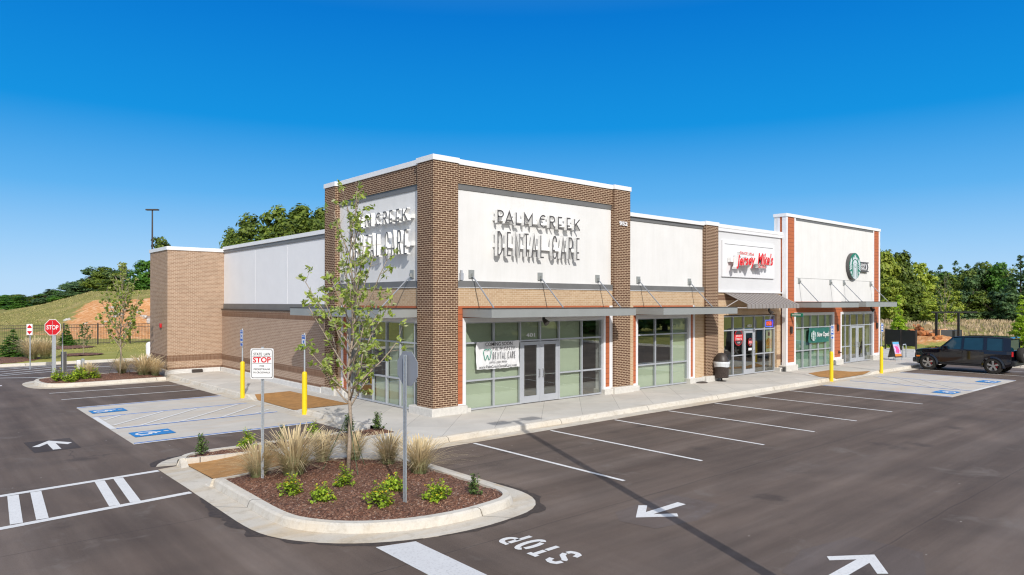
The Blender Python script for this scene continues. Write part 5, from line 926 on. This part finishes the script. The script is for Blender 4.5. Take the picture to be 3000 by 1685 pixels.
for sx in (-1,1):
    for (y0,y1,t0,t1) in ((1.10,1.02,.42,.34),(-.02,-.12,-.06,-.14),(-1.05,-1.2,-1.05,-1.2),(-1.95,-2.28,-1.92,-2.26)):
        MB().hull([(sx*.905,y0,1.22),(sx*.905,y1,1.22),(sx*.775,t1,1.88),(sx*.775,t0,1.88)],[(sx*.93,y0,1.22),(sx*.93,y1,1.22),(sx*.795,t1,1.89),(sx*.795,t0,1.89)]).build('pillar',M['carpaint'],car,uv=False)
    MB().box(sx*.98-.09,sx*.98+.09,.62,.82,1.22,1.4).build('mirror',M['carpaint'],car,bevel=.03,seg=2,uv=False)
    for (y0,y1) in ((-.08,1.0),(-1.1,-.12)):
        d_=MB().box(min(sx*.972,sx*.985),max(sx*.972,sx*.985),y0,y1,.56,1.16).build('door',M['carpaint'],car,bevel=.012,seg=2,uv=False); MB().box(min(sx*.985,sx*1.01),max(sx*.985,sx*1.01),y0+.05,y0+.22,1.0,1.035).build('handle',M['blackmetal'],d_,uv=False)
    MB().box(min(sx*.93,sx*1.0),max(sx*.93,sx*1.0),-1.05,1.0,.36,.46).build('sill',M['blackmetal'],car,bevel=.02,uv=False)
    for yc in (1.6,-1.5):
        w_=signroot('wheel',(sx*.86,yc,.43)); w_.parent=car; w_.scale=(1,1.075,1.075)
        MB().lathe([(.25,-.12),(.38,-.125),(.40,-.09),(.402,0),(.40,.09),(.38,.125),(.25,.12)],36,axis='x').build('tyre',M['tyre'],w_,smooth=True,uv=False)
        rm=MB(); o_=sx*.10; rm.lathe([(.26,o_+sx*.02),(.25,o_-sx*.03),(.235,o_-sx*.10)],30,axis='x'); rm.tube([(o_-sx*.07,0,0),(o_+sx*.01,0,0)],.06,12)
        for k in range(5):
            a=2*math.pi*k/5+.3; c,s_=math.cos(a),math.sin(a); pr=Vector((0,-s_,c)); pd=Vector((0,c,s_)); q0=pd*.05; q1=pd*.25; wv=.035
            rm.hull([tuple(q0+pr*wv+Vector((o_-sx*.05,0,0))),tuple(q1+pr*.05+Vector((o_-sx*.03,0,0))),tuple(q1-pr*.05+Vector((o_-sx*.03,0,0))),tuple(q0-pr*wv+Vector((o_-sx*.05,0,0)))],[tuple(q0+pr*wv+Vector((o_,0,0))),tuple(q1+pr*.05+Vector((o_+sx*.012,0,0))),tuple(q1-pr*.05+Vector((o_+sx*.012,0,0))),tuple(q0-pr*wv+Vector((o_,0,0)))])
        rm.build('rim',M['rim'],w_,uv=False); MB().tube([(o_-sx*.12,0,0),(o_-sx*.11,0,0)],.21,20).build('brake_disc',M['darkmetal'],w_,uv=False); MB().box(min(o_-sx*.11,o_-sx*.07),max(o_-sx*.11,o_-sx*.07),-.17,-.06,-.10,.12).build('brake_caliper',M['red'],w_,uv=False)
        ar=MB(); pts=[]
        for k in range(15):
            q=R_(-8+196*k/14); pts.append((math.cos(q),math.sin(q)))
        x0_,x1_=sx*.95,sx*1.015
        for k in range(14):
            (c0,s0),(c1,s1)=pts[k],pts[k+1]; f=lambda c,s_,r_,x: (x,yc+c*r_,.40+s_*r_)
            ar.face([f(c0,s0,.44,x1_),f(c1,s1,.44,x1_),f(c1,s1,.53,x1_-sx*.02),f(c0,s0,.53,x1_-sx*.02)]); ar.face([f(c0,s0,.53,x1_-sx*.02),f(c1,s1,.53,x1_-sx*.02),f(c1,s1,.55,x0_),f(c0,s0,.55,x0_)]); ar.face([f(c0,s0,.44,x1_),f(c1,s1,.44,x1_),f(c1,s1,.44,x0_-sx*.2),f(c0,s0,.44,x0_-sx*.2)])
        ar.build('wheel_arch',M['carpaint'],car,uv=False)
    MB().box(min(sx*.62,sx*.86),max(sx*.62,sx*.86),2.28,2.36,.86,1.02).build('headlight',M['signw'],car,bevel=.02,uv=False); MB().box(min(sx*.91,sx*.935),max(sx*.91,sx*.935),2.0,2.2,.72,.80).build('side_marker',plain('amber_lens',(.7,.18,.01),.3),car,uv=False)
    MB().box(min(sx*.70,sx*.86),max(sx*.70,sx*.86),-2.34,-2.28,.95,1.2).build('tail_light',M['red'],car,uv=False)
MB().box(-.84,.84,2.2,2.44,.40,.66).build('bumper',M['carpaint'],car,bevel=.06,seg=3,uv=False); MB().box(-.86,.86,-2.46,-2.25,.44,.72).build('bumper',M['blackmetal'],car,bevel=.05,seg=3,uv=False)
MB().box(-.55,.55,2.3,2.35,.72,.98).build('grille',M['blackmetal'],car,uv=False); MB().box(-.5,.5,1.2,1.9,1.235,1.262).build('bonnet_panel',M['carpaint'],car,bevel=.01,uv=False)
sp_=signroot('spare_wheel',(.08,-2.5,1.0)); sp_.parent=car
MB().lathe([(.12,-.13),(.37,-.13),(.40,-.09),(.40,.09),(.36,.14)],32,axis='y').build('tyre',M['tyre'],sp_,smooth=True,uv=False); MB().lathe([(.25,-.135),(.23,-.10),(.07,-.13),(0,-.13)],24,axis='y').build('rim',M['rim'],sp_,uv=False)
MB().box(-.2,.0,-2.36,-2.3,1.9,2.02).build('roof_aerial',M['carpaint'],car,bevel=.02,uv=False)
#@@PLANTS
# ================================================================ PLANTS
def leafquads(P,N_,sz,asp=.55,fold=0,rnd=random):
    v=[];f=[]
    for p,n_,s_ in zip(P,N_,sz):
        n_=n_.normalized(); a=Vector((rnd.uniform(-1,1),rnd.uniform(-1,1),rnd.uniform(-1,1))); t=n_.cross(a)
        if t.length<1e-3: t=Vector((1,0,0))
        t.normalize(); b=n_.cross(t); k=len(v)
        if fold:
            v+=[tuple(p-t*s_),tuple(p-t*s_*.2+b*s_*asp-n_*fold*s_),tuple(p+t*s_*.55+b*s_*asp*.7-n_*fold*s_),tuple(p+t*s_-n_*fold*s_*1.2),tuple(p+t*s_*.55-b*s_*asp*.7-n_*fold*s_),tuple(p-t*s_*.2-b*s_*asp-n_*fold*s_)]; f.append(tuple(k+i for i in range(6)))
        else: v+=[tuple(p-t*s_),tuple(p+b*s_*asp),tuple(p+t*s_),tuple(p-b*s_*asp)]; f.append((k,k+1,k+2,k+3))
    return v,f
def rv(r): 
    while True:
        v=Vector((r.uniform(-1,1),r.uniform(-1,1),r.uniform(-1,1)))
        if .05<v.length<1: return v.normalized()
def crown(name,seed,blobs,nclump,per,cr,ls,mat,parent,shell=.7,upn=.5,squash=.7):
    r=random.Random(seed); Pp=[];Nn=[];Sz=[]
    tot=sum(b[3]*b[4]*b[5] for b in blobs)
    for b in blobs:
        n=int(nclump*b[3]*b[4]*b[5]/tot)+1; c=Vector(b[:3])
        for _ in range(n):
            d=rv(r); rad=(shell+(1-shell)*r.random()) if r.random()<.85 else r.random()*shell
            cc=c+Vector((d.x*b[3]*rad,d.y*b[4]*rad,d.z*b[5]*rad)); crr=cr*r.uniform(.6,1.35)
            for _ in range(per):
                e=rv(r)*(r.random()**.5); Pp.append(cc+Vector((e.x*crr,e.y*crr,e.z*crr*squash))); Nn.append((e+d*.5+Vector((0,0,upn))+rv(r)*.55)); Sz.append(ls*r.uniform(.6,1.4))
    v,f=leafquads(Pp,Nn,Sz,rnd=r); mb=MB(); mb.v=v; mb.f=f; mb.m=[0]*len(f); return mb.build(name,mat,parent,uv=False)
protos={}
def proto(key,fn):
    if key not in protos: protos[key]=fn()
    return protos[key]
def tree_proto(seed,kind):
    r=random.Random(seed); root=empty('tree',(0,0,0))
    if kind in('oak','mid','dark','yellow'):   # 10 m tall broadleaf
        bl=[]; 
        for i in range(11): a=r.uniform(0,6.28); q=r.uniform(.6,2.3); z=r.uniform(3.6,8.4); s_=r.uniform(1.1,1.9)*(1-.05*(z-5)); bl.append((q*math.cos(a)*(1.15-.07*z),q*math.sin(a)*(1.15-.07*z),z,s_,s_,s_*.8))
        bl.append((0,0,8.9,1.1,1.1,1.0)); crown('crown',seed,bl,300,40,.62,.21,M[{'oak':'lf_oak','mid':'lf_mid','dark':'lf_dark','yellow':'lf_yellow'}[kind]],root)
        t=MB().tube([(0,0,-.5),(.1,0,2.5),(0,.1,5),(.1,0,7.5)],[.28,.22,.15,.05],8)
        for i in range(6): a=r.uniform(0,6.28); z=r.uniform(2.6,5.5); t.tube([(0,0,z),(1.0*math.cos(a),1.0*math.sin(a),z+1.0),(1.9*math.cos(a),1.9*math.sin(a),z+2.1)],[.1,.07,.03],5)
        t.build('trunk',M['barkd'],root,uv=False)
    elif kind=='pine':
        bl=[]
        for i in range(10): a=r.uniform(0,6.28); z=r.uniform(3.0,9.2); q=(1.9-.15*z)*r.uniform(.5,1.4); bl.append((q*math.cos(a),q*math.sin(a),z,1.5-.07*z,1.5-.07*z,.55))
        bl.append((0,0,9.4,.7,.7,.7)); crown('crown',seed,bl,260,36,.5,.19,M['lf_pine'],root,upn=.9,squash=.5)
        t=MB().tube([(0,0,-.5),(.05,0,5),(0,0,9.4)],[.2,.14,.04],8); 
        for i in range(8): a=r.uniform(0,6.28); z=r.uniform(2.2,8); t.tube([(0,0,z),(1.6*math.cos(a),1.6*math.sin(a),z+.4)],[.06,.02],5)
        t.build('trunk',M['barkd'],root,uv=False)
    else:   # conifer cone, 10 m
        bl=[]; mt={'spruce':'lf_dark','bright':'lf_bright','cypress':'lf_mid'}[kind]; wd={'spruce':.30,'bright':.24,'cypress':.27}[kind]
        for i in range(26):
            z=.6+9.2*i/26; rad=max(.15,wd*(10.2-z)*(1-.25*math.exp(-z))); 
            for k in range(4 if z<7 else 2): a=i*2.4+k*1.57+r.uniform(-.3,.3); bl.append((rad*.62*math.cos(a),rad*.62*math.sin(a),z+r.uniform(-.2,.2),rad*.5,rad*.5,.32))
        bl.append((0,0,9.8,.12,.12,.4)); crown('crown',seed,bl,420,20,.30,.15,M[mt],root,upn=.3)
        MB().tube([(0,0,-.3),(0,0,9.5)],[.18,.03],6).build('trunk',M['barkd'],root,uv=False)
    return root
used={}
def plant(key,seed,kind,x,y,z,h,wid=None,label='',cat='tree',group=None,name='tree',rz=0,base=10.0):
    root=proto(key,lambda: tree_proto(seed,kind)); kids=list(root.children)
    if key in used: c=root.copy(); COL.objects.link(c); [ (lambda d:(COL.objects.link(d),setattr(d,'parent',c)))(k.copy()) for k in kids]
    else: c=root; used[key]=1
    c.name=name; c.location=(x,y,z); s_=h/base; sw=wid if wid else s_; c.scale=(sw,sw,s_); c.rotation_euler=(0,0,rz); tag(c,label,cat,group); return c
rt=random.Random(42)
def far_tree(u,vt,d,kind,wpx,label,grp,k=0,zb=None):
    x,y=at(u,d); z=terr(x,y)[0] if zb is None else zb; h=max(2,ztop(vt,d)-z)*1.0; sw=(wpx*d/FPX)/ (5.6 if kind not in('spruce','bright','cypress') else 5.0)
    sk=0 if kind=='spruce' else .45*h
    return plant(kind+str(k),sum(map(ord,kind))+k,kind,x,y,z-.3-sk,h+.3+sk,sw,label,group=grp,rz=rt.uniform(0,6.28))
GRP='trees behind the grassy hill'
LT=[(-120,850,150,'oak',130,0),(-40,858,170,'dark',110,0),(28,861,165,'mid',110,0),(80,869,160,'dark',90,1),(112,866,140,'oak',90,1),(150,848,132,'dark',80,0),(192,832,125,'dark',95,0),(8,868,150,'mid',110,1),(58,864,155,'oak',100,0),(100,870,150,'dark',90,0),(134,858,140,'mid',80,0),(222,826,120,'oak',85,0),(262,782,118,'dark',100,1),(305,783,112,'oak',110,1),(350,789,112,'dark',100,0),(392,790,108,'mid',85,1),(428,756,106,'mid',95,0),(470,694,112,'oak',115,0),(500,760,112,'dark',100,1),(560,745,120,'oak',110,1),(610,735,116,'oak',100,0),(676,668,110,'oak',80,1),(742,628,106,'oak',170,0),(812,604,104,'oak',175,0),(880,600,106,'oak',190,1),(940,610,108,'oak',150,1),(700,700,100,'oak',150,1),(725,655,101,'oak',140,0),(850,650,99,'oak',170,1),(915,640,100,'oak',170,0),(770,690,98,'oak',160,1),(1000,640,110,'dark',150,0),(60,885,120,'mid',80,1),(170,870,118,'mid',70,0),(330,830,104,'oak',110,0),(240,860,112,'dark',100,0),(410,835,100,'mid',90,0)]
ord_=['leftmost','second','third','fourth','fifth','sixth','seventh','eighth','ninth','tenth','eleventh','twelfth','thirteenth','fourteenth','fifteenth','sixteenth','seventeenth','eighteenth','nineteenth','twentieth','twenty-first','twenty-second','twenty-third','twenty-fourth','twenty-fifth','twenty-sixth','twenty-seventh','twenty-eighth','twenty-ninth','thirtieth','thirty-first','thirty-second','thirty-third','thirty-fourth','thirty-fifth','thirty-sixth','thirty-seventh','thirty-eighth','thirty-ninth','fortieth','forty-first','forty-second']
adj={'oak':'olive green broadleaf tree','dark':'dark green rounded tree','mid':'mid green broadleaf tree','yellow':'yellowish green broadleaf tree','pine':'thin olive pine','spruce':'dark pointed spruce','bright':'lime green young conifer','cypress':'mid green conifer'}
for i,(u,vt,d,kd,wp,k) in enumerate(sorted(LT)):
    far_tree(u,vt,d,kd,wp,'%s on the left skyline, %s from the left'%(adj[kd],ord_[i]),GRP,k)
GR2='trees beyond the right end of the building'
RTt=[(2560,720,92,'oak',120,0),(2598,716,88,'yellow',120,0),(2640,735,90,'oak',130,1),(2690,768,92,'yellow',120,1),(2735,790,98,'dark',110,0),(2798,762,100,'spruce',80,0),(2835,790,96,'oak',110,0),(2885,764,98,'oak',120,0),(2862,778,96,'dark',110,0),(2905,772,99,'mid',110,0),(2950,782,97,'oak',110,0),(2818,780,99,'dark',100,1),(2768,785,97,'mid',100,0),(2755,775,101,'spruce',90,0),(2835,772,101,'spruce',90,0),(2925,766,95,'mid',110,1),(2940,770,96,'spruce',100,0),(2990,742,82,'spruce',130,1),(2960,800,90,'mid',90,0),(3060,760,90,'oak',120,1),(2600,800,80,'yellow',110,0),(2660,830,80,'oak',110,0),(2712,852,80,'yellow',100,1),(2770,835,82,'yellow',100,0),(2820,850,84,'dark',110,0),(2870,850,84,'oak',110,1),(2920,850,82,'dark',110,0),(2965,850,80,'dark',110,1),(2745,870,76,'yellow',90,0),(2850,800,92,'dark',110,1),(2780,800,95,'oak',110,1)]
for i,(u,vt,d,kd,wp,k) in enumerate(sorted(RTt)):
    far_tree(u,vt,d,kd,wp,'%s beyond the dry grass at right, %s from the left'%(adj[kd],ord_[i]),GR2,k)
far_tree(2632,868,57,'bright',112,'lime green young conifer right behind the black screen panels',None,0); far_tree(2992,868,56,'bright',120,'lime green young conifer at the right edge behind the car',None,0)
for x,y,h,wd,lab in ((*pix(38,1046,0),None,0,'clipped green cone shaped conifer by the kerb at the far left'),(*pix(195,1016,0),None,0,'dark green cone shaped conifer standing against the picket fence')):
    d=(Vector((x,y,0))-Vector((CX,CY,0))).dot(Vector(F)); vt=967 if 'clipped' in lab else 952; wp=84 if 'clipped' in lab else 48
    plant('cypress0',77,'cypress',x,y,-.05,ztop(vt,d)+.1,(wp*d/FPX)/4.6,lab)
for i,(x,y,h,kd,k) in enumerate(((-4,-37,10,'oak',0),(3,-35,9,'mid',0),(10,-38,11,'oak',1),(17,-35,9,'mid',1),(23,-37,10,'oak',0),(30,-35,9,'mid',0),(37,-38,11,'oak',1),(45,-36,10,'mid',1),(53,-38,11,'oak',0),(62,-37,11,'mid',0),(-44,6,9,'dark',0),(-45,16,10,'oak',1),(-43,25,9,'mid',1),(-42,-4,8,'mid',0))):
    plant(kd+str(k),sum(map(ord,kd))+k,kd,x,y,-2.2,h,h/6.5,'%s across the lot behind the camera, number %s'%(adj[kd],ord_[i].replace('leftmost','first')),group='trees across the lot behind the camera',rz=rt.uniform(0,6.28))
# hedge mass behind the camera that the windows reflect
# ---- young staked trees
def young(x,y,z,h,seed,label,dens_=1.0,leafs=1.0,wid=1.0,barkm='bark',lm='lf_young',lo=.24):
    r=random.Random(seed); hh_=h; h=h*.93
    root=signroot('young_tree',(x,y,z),label=label,cat='tree',group='young staked street trees'); t=MB(); P_=[];N_=[];S_=[]
    lead=[Vector((.02*math.sin(i*1.3),.02*math.cos(i*1.7),0))*i*.5+Vector((.015*i,0,h*i/10)) for i in range(11)]
    t.tube(lead,[.05*(h/6)*(1-.09*i) for i in range(11)],8)
    def leafc(p,n,sp):
        for _ in range(n): e=rv(r)*sp*r.random(); P_.append(p+e); N_.append(e*3+Vector((0,0,.5))+rv(r)*.9); S_.append(r.uniform(.042,.078)*leafs)
    nb=int(38*dens_)
    for i in range(nb):
        f=lo+(.95-lo)*(i/(nb-1))**1.2; z0=h*f; base=lead[min(9,int(f*10))].lerp(lead[min(10,int(f*10)+1)],f*10%1); a=i*2.399+r.uniform(-.4,.4)
        g_=(f-lo)/(.96-lo); pk=.55+.45*min(1,g_/.18) if g_<.18 else 1-.78*((g_-.18)/.82)**.8
        ln=h*wid*(.03+.205*pk)*r.uniform(.75,1.2); el=R_(r.uniform(26,50)+34*f)
        d=Vector((math.cos(a)*math.cos(el),math.sin(a)*math.cos(el),math.sin(el))); pts=[base]; 
        for k in range(1,6): pts.append(pts[-1]+(d+Vector((0,0,.09*k))+rv(r)*.12).normalized()*ln/5*1.25)
        t.tube(pts,[.020*(1-.13*k)*(1.25-f)*h/6+.003 for k in range(6)],5)
        for k in range(2,6):
            for _ in range(2):
                e=(rv(r)+d*.8+Vector((0,0,.3))).normalized()*ln*r.uniform(.14,.32); q=pts[k]+e; t.tube([pts[k],q],[.006,.003],4); 
                if r.random()<.92*dens_*(1 if f<.55 else .5): leafc(q,int((9 if f<.6 else 6)*min(1.3,dens_+.2)),.11*h/6)
                if r.random()<.4*(1 if f<.55 else .5): leafc(pts[k]+e*.5,4,.06*h/6)
    t.build('trunk',M[barkm],root,smooth=True,uv=False); v,f_=leafquads(P_,N_,S_,asp=.42,fold=.22,rnd=r); mb=MB(); mb.v=v; mb.f=f_; mb.m=[0]*len(f_); mb.build('crown',M[lm],root,uv=False)
    if h<6.4 and dens_>.5:
        for a in (.4,2.5,4.6): MB().tube([(0,0,1.25),(.03*math.cos(a),.03*math.sin(a),1.2),(.55*math.cos(a),.55*math.sin(a),.03)],.009,5).build('guy_strap',M['strap'],root,uv=False)
    return root
young(-5.44,-4.78,0,6.2,7,'young staked tree with pale bark and light green leaves in the front mulch bed',1.0,.98,1.08)
young(-4.59,20.4,0,5.7,21,'young staked tree with pale bark in the far left island beside the brick tower',1.0,1.25,1.15)
x,y=pix(2768,1003,0); young(x,y,0,6.6,33,'young bare tree with pale trunk and few leaves beyond the parked car',.55,2.2,1.1,lm='lf_shrub')
x,y=pix(243,1042,0); young(x,y,0,2.2,35,'very small sapling in a mulch ring on the far lawn',.45,1.2,1.6,lm='lf_shrub')
# ---- fountain grasses
def grassclump(seed,n,h,rad,mat,lean=.55):
    r=random.Random(seed); mb=MB(); uvs=[]
    for i in range(n):
        a=r.uniform(0,6.283); q=rad*.35*r.random(); hh=h*r.uniform(.45,1.05); tall=r.random()<.45; ln=lean*r.uniform(.1,1.0)*(1 if not tall else .42); p0=Vector((q*math.cos(a),q*math.sin(a),0)); d=Vector((math.cos(a),math.sin(a),0)); w_=.006; tt=Vector((-math.sin(a),math.cos(a),0)); b=len(mb.v); K=5
        if tall: hh=h*r.uniform(.8,1.2)
        for k in range(K+1):
            s_=k/K; p=p0+d*(ln*hh*s_**1.8*1.1)+Vector((0,0,hh*(s_-.38*ln*s_**3))); ww=w_*(1-.75*s_)*(1 if not (tall and k>=4) else 3.2); mb.v+=[tuple(p-tt*ww),tuple(p+tt*ww)]; uvs.append((s_,s_))
        for k in range(K): mb.f.append((b+2*k,b+2*k+1,b+2*k+3,b+2*k+2)); mb.m.append(0)
    o=mb.build('fountain_grass',mat,None,uv=False); me=o.data; ul=me.uv_layers.new(name='UVMap'); arr=np.zeros((len(me.loops),2)); vi=np.zeros(len(me.loops),dtype=int); me.loops.foreach_get('vertex_index',vi); arr[:,1]=(vi%12//2)/5.0; ul.data.foreach_set('uv',arr.ravel()); return o
gp=[grassclump(s_,520,.80,.40,M['fountain'],1.3) for s_ in (1,2,3)]; first={0:1,1:1,2:1}
gs=[(-7.05,-4.0,.9,'tan fountain grass clump right behind the state law sign post'),(-6.45,-4.35,1.25,'largest tan fountain grass clump just right of the state law sign'),(-5.45,-3.6,.85,'fountain grass clump between the state law sign and the young tree'),(-4.75,-3.75,.8,'fountain grass clump directly behind the young tree trunk'),(-4.45,-4.75,.9,'fountain grass clump between the young tree and the stop sign post'),(-4.4,-5.9,.95,'fountain grass clump at the right kerb behind the stop sign post'),
    (-6.15,20.35-1.0,.95,'dry fountain grass clump left of the tree in the far island'),(-4.4,20.9,1.0,'dry fountain grass clump directly behind the tree in the far island'),(-3.75,19.4,1.25,'wide dry fountain grass clump at the foot of the brick tower'),(-3.35,19.0,1.0,'small dry fountain grass clump tucked beside the concrete tower base'),(*pix(93,1052,0),1.7,'dry fountain grass clump beside the cone shaped conifer across the lane'),(*pix(133,1050,0),1.5,'dry fountain grass clump right of the far stop sign across the lane')]
for i,(x,y,s_,lab) in enumerate(gs):
    k=i%3; o=gp[k]
    if not first[k]: o=o.copy(); COL.objects.link(o)
    first[k]=0; o.location=(x,y,.01); o.scale=(s_*(1.5 if i==8 else 1.22),s_*(1.5 if i==8 else 1.15),s_*.95); o.rotation_euler=(0,0,i*1.7); tag(o,lab,'ornamental grass','fountain grasses in the mulch beds','thing')
# ---- small shrubs
def shrubp(seed,mat,flw,h=.34,rad=.28,n=46):
    r=random.Random(seed); root=empty('shrub',(0,0,0)); P_=[];N_=[];S_=[];FP_=[];FN=[];FS=[]; t=MB()
    for i in range(n):
        a=r.uniform(0,6.283); el=r.uniform(.15,1.3); L_=rad*r.uniform(.6,1.15); tip=Vector((math.cos(a)*math.cos(el)*L_,math.sin(a)*math.cos(el)*L_,.04+math.sin(el)*h*r.uniform(.7,1.2))); t.tube([(0,0,0),tuple(tip*.5+Vector((0,0,.02))),tuple(tip)],[.004,.003,.002],4)
        for q in range(13): p=tip*r.uniform(.4,1.05)+rv(r)*.035; P_.append(p); N_.append(Vector((0,0,.8))+rv(r)*.8+tip); S_.append(r.uniform(.018,.036))
        if flw and r.random()<flw: 
            for q in range(5): FP_.append(tip+rv(r)*.016+Vector((0,0,.015))); FN.append(Vector((0,0,1))+rv(r)*.5); FS.append(.012)
    v,f=leafquads(P_,N_,S_,asp=.6,fold=.15,rnd=r); mb=MB(); mb.v=v; mb.f=f; mb.m=[0]*len(f); mb.build('foliage',mat,root,uv=False); t.build('stems',M['barkd'],root,uv=False)
    if FP_: v,f=leafquads(FP_,FN,FS,asp=.9,rnd=r); mb=MB(); mb.v=v; mb.f=f; mb.m=[0]*len(f); mb.build('flowers',M['flower'],root,uv=False)
    return root
sp_=[shrubp(1,M['lf_lant'],.5),shrubp(2,M['lf_lant'],.35),shrubp(3,M['lf_shrub'],0,.5,.2,34),shrubp(4,M['lf_lant'],.25,.42,.22)]; fs_={i:1 for i in range(4)}
c_=(400,1200,2.1467)
def q_(u,v): return pix(c_[0]+u/c_[2],c_[1]+v/c_[2],0)
sh=[(*q_(965,545),0,1.15,'low yellow flowering shrub nearest the state law sign post'),(*q_(1160,592),1,1.1,'low yellow flowering shrub near the front kerb, second from the left'),(*q_(1310,492),3,1.1,'yellow flowering shrub just in front of the young tree'),(*q_(1525,622),0,1.3,'yellow flowering shrub just left of the stop sign post at the front'),(*q_(1610,525),1,1.1,'yellow flowering shrub directly behind the stop sign post'),(*q_(1885,585),0,1.2,'yellow flowering shrub right of the stop sign post'),(*q_(2130,548),2,.95,'upright shrub in the right corner of the front mulch bed'),
    (*q_(410,287),2,1.15,'upright green shrub at the left end of the narrow mulch strip'),(*q_(700,248),3,1.2,'yellowish shrub second from the left in the narrow mulch strip'),(*q_(925,205),2,1.0,'green shrub behind the tall grass in the narrow mulch strip'),(*q_(1115,178),3,1.1,'green shrub in the narrow mulch strip left of the tree trunk'),(*q_(1330,145),2,1.2,'loose green shrub in the mulch strip behind the tree trunk'),(*q_(1520,135),2,1.2,'green shrub at the right tip of the narrow mulch strip'),
    (-7.35,18.9,0,1.7,'low green shrub at the left end of the far island'),(-6.55,19.0,1,2.0,'low green shrub by the dark marker post on the far island'),(-5.95,19.1,0,1.5,'low green shrub before the short pale post on the far island'),(-7.0,18.4,1,1.3,'small shrub at the kerb in front of the far stop sign')]
for i,(x,y,k,s_,lab) in enumerate(sh):
    o=sp_[k]; kids=list(o.children)
    if fs_[k]: fs_[k]=0
    else:
        o=o.copy(); COL.objects.link(o)
        for c in kids: d=c.copy(); COL.objects.link(d); d.parent=o
    s_*=.84; o.location=(x,y,.0); o.scale=(s_,s_,s_); o.rotation_euler=(0,0,i*2.1); tag(o,lab,'shrub','low shrubs in the mulch beds')
# ---- dry grass field and rough grass on the slopes (stuff)
def bladefield(name,n,area,h,mat,seed,lean=.4,wd=.02):
    r=random.Random(seed); mb=MB(); c=0
    while c<n:
        u=r.uniform(*area[0]); d=r.uniform(*area[1]); x,y=at(u,d); tz=terr(x,y); 
        if area[2] and not area[2](x,y,u,d,tz): continue
        hh=h*r.uniform(.5,1.25); a=r.uniform(0,6.28); ln=lean*r.random()*hh; b=len(mb.v); w_=wd*r.uniform(.6,1.6); tx,ty=-R3[0]*w_,-R3[1]*w_
        a2=r.uniform(0,3.14); tx,ty=math.cos(a2)*w_,math.sin(a2)*w_
        for k,s_ in enumerate((0,.5,1)): px__=x+math.cos(a)*ln*s_*s_; py__=y+math.sin(a)*ln*s_*s_; ww=(1,1.1,.4)[k]; mb.v+=[(px__-tx*ww,py__-ty*ww,tz[0]-.05+hh*s_),(px__+tx*ww,py__+ty*ww,tz[0]-.05+hh*s_)]
        mb.f+=[(b,b+1,b+3,b+2),(b+2,b+3,b+5,b+4)]; mb.m+=[0,0]; c+=1
    o=mb.build(name,mat,None,uv=False); me=o.data; ul=me.uv_layers.new(name='UVMap'); arr=np.zeros((len(me.loops),2)); vi=np.zeros(len(me.loops),dtype=int); me.loops.foreach_get('vertex_index',vi); arr[:,1]=(vi%6//2)/2.0; ul.data.foreach_set('uv',arr.ravel()); tag(o,kind='stuff'); return o
bladefield('dry_grass',5000,((2560,3100),(62,82),lambda x,y,u,d,t: mnoise.noise((x*.3,y*.3,0))>-.2 and t[1]<.3),.38,M['drygrass'],3,.35,.035)
bladefield('hill_grass',7000,((-150,560),(63,100),lambda x,y,u,d,t: t[1]<.25),.17,blade('hill_grass_blades',(.24,.26,.07),(.42,.37,.15)),4,.5,.04)
bladefield('lawn_grass',9000,((-150,470),(50.5,61),None),.09,M['lawnblade'],5,.5,.02)
# ---- rocks on the clay slopes
def rockp(seed):
    import bmesh
    bm=bmesh.new(); bmesh.ops.create_icosphere(bm,subdivisions=2,radius=.5)
    for v_ in bm.verts: n_=mnoise.noise(v_.co*2.3+Vector((seed,0,0))); v_.co*=1+.8*n_; v_.co.z*=.85
    me=bpy.data.meshes.new('rock'); bm.to_mesh(me); bm.free(); me.materials.append(M['rock']); return me
rks=[rockp(s_) for s_ in (1,5,9)]; rk=random.Random(8)
RL=[(202,939,.9),(190,942,.6),(252,950,.5),(330,905,1.0),(343,915,1.0),(352,925,1.1),(336,930,.9),(365,912,.6),(405,918,.9),(428,935,1.2),(440,942,1.2),(418,928,.8),(378,908,.5),(390,950,.8),(441,950,1.3),(325,918,.8),(310,945,.6)]
for i,(u,v,s_) in enumerate(RL):
    x,y,z,d=hit(u,v); o=bpy.data.objects.new('rock',rks[i%3]); COL.objects.link(o); s_*=.62; o.location=(x,y,z-.05); o.scale=(s_*1.4,s_*1.1,s_); o.rotation_euler=(rk.uniform(-.3,.3),rk.uniform(-.3,.3),rk.uniform(0,6)); tag(o,'pale boulder lying on the orange clay slope, %s from the left'%ord_[sorted(q[0] for q in RL).index(u)].replace('leftmost','first'),'rock','pale rocks on the clay slope')
x,y,z,d=hit(2722,965,50,90); r=signroot('cut_log',(x,y,z),label='pale sawn tree stump section lying on the orange dirt mound',cat='log'); MB().tube([(-.4,0,.2),(.35,.2,.42)],[.36,.34],16).build('log_body',M['wood'],r,uv=False)
for i,(u,v,s_) in enumerate(((2680,955,1.1),(2695,962,1.0),(2668,968,.8),(2700,978,1.2),(2712,975,.9),(2685,976,1.0),(2730,982,1.0),(2745,990,.9))):
    x,y,z,d=hit(u,v,50,90); o=bpy.data.objects.new('clay_boulder',rks[i%3].copy()); o.data.materials[0]=proto('claym',lambda:plain('orange_clay_rock',(.45,.17,.06),.95,var=.3,sc=2,bst=.6,bsc=6)); COL.objects.link(o); s_*=.6; o.location=(x,y,z-.05); o.scale=(s_*1.5,s_*1.2,s_); o.rotation_euler=(rk.uniform(-.4,.4),rk.uniform(-.3,.3),rk.uniform(0,6)); tag(o,'orange clay clod on the dirt mound right of the building, %s of eight'%ord_[i].replace('leftmost','first'),'clay clod','orange clay clods on the dirt mound')
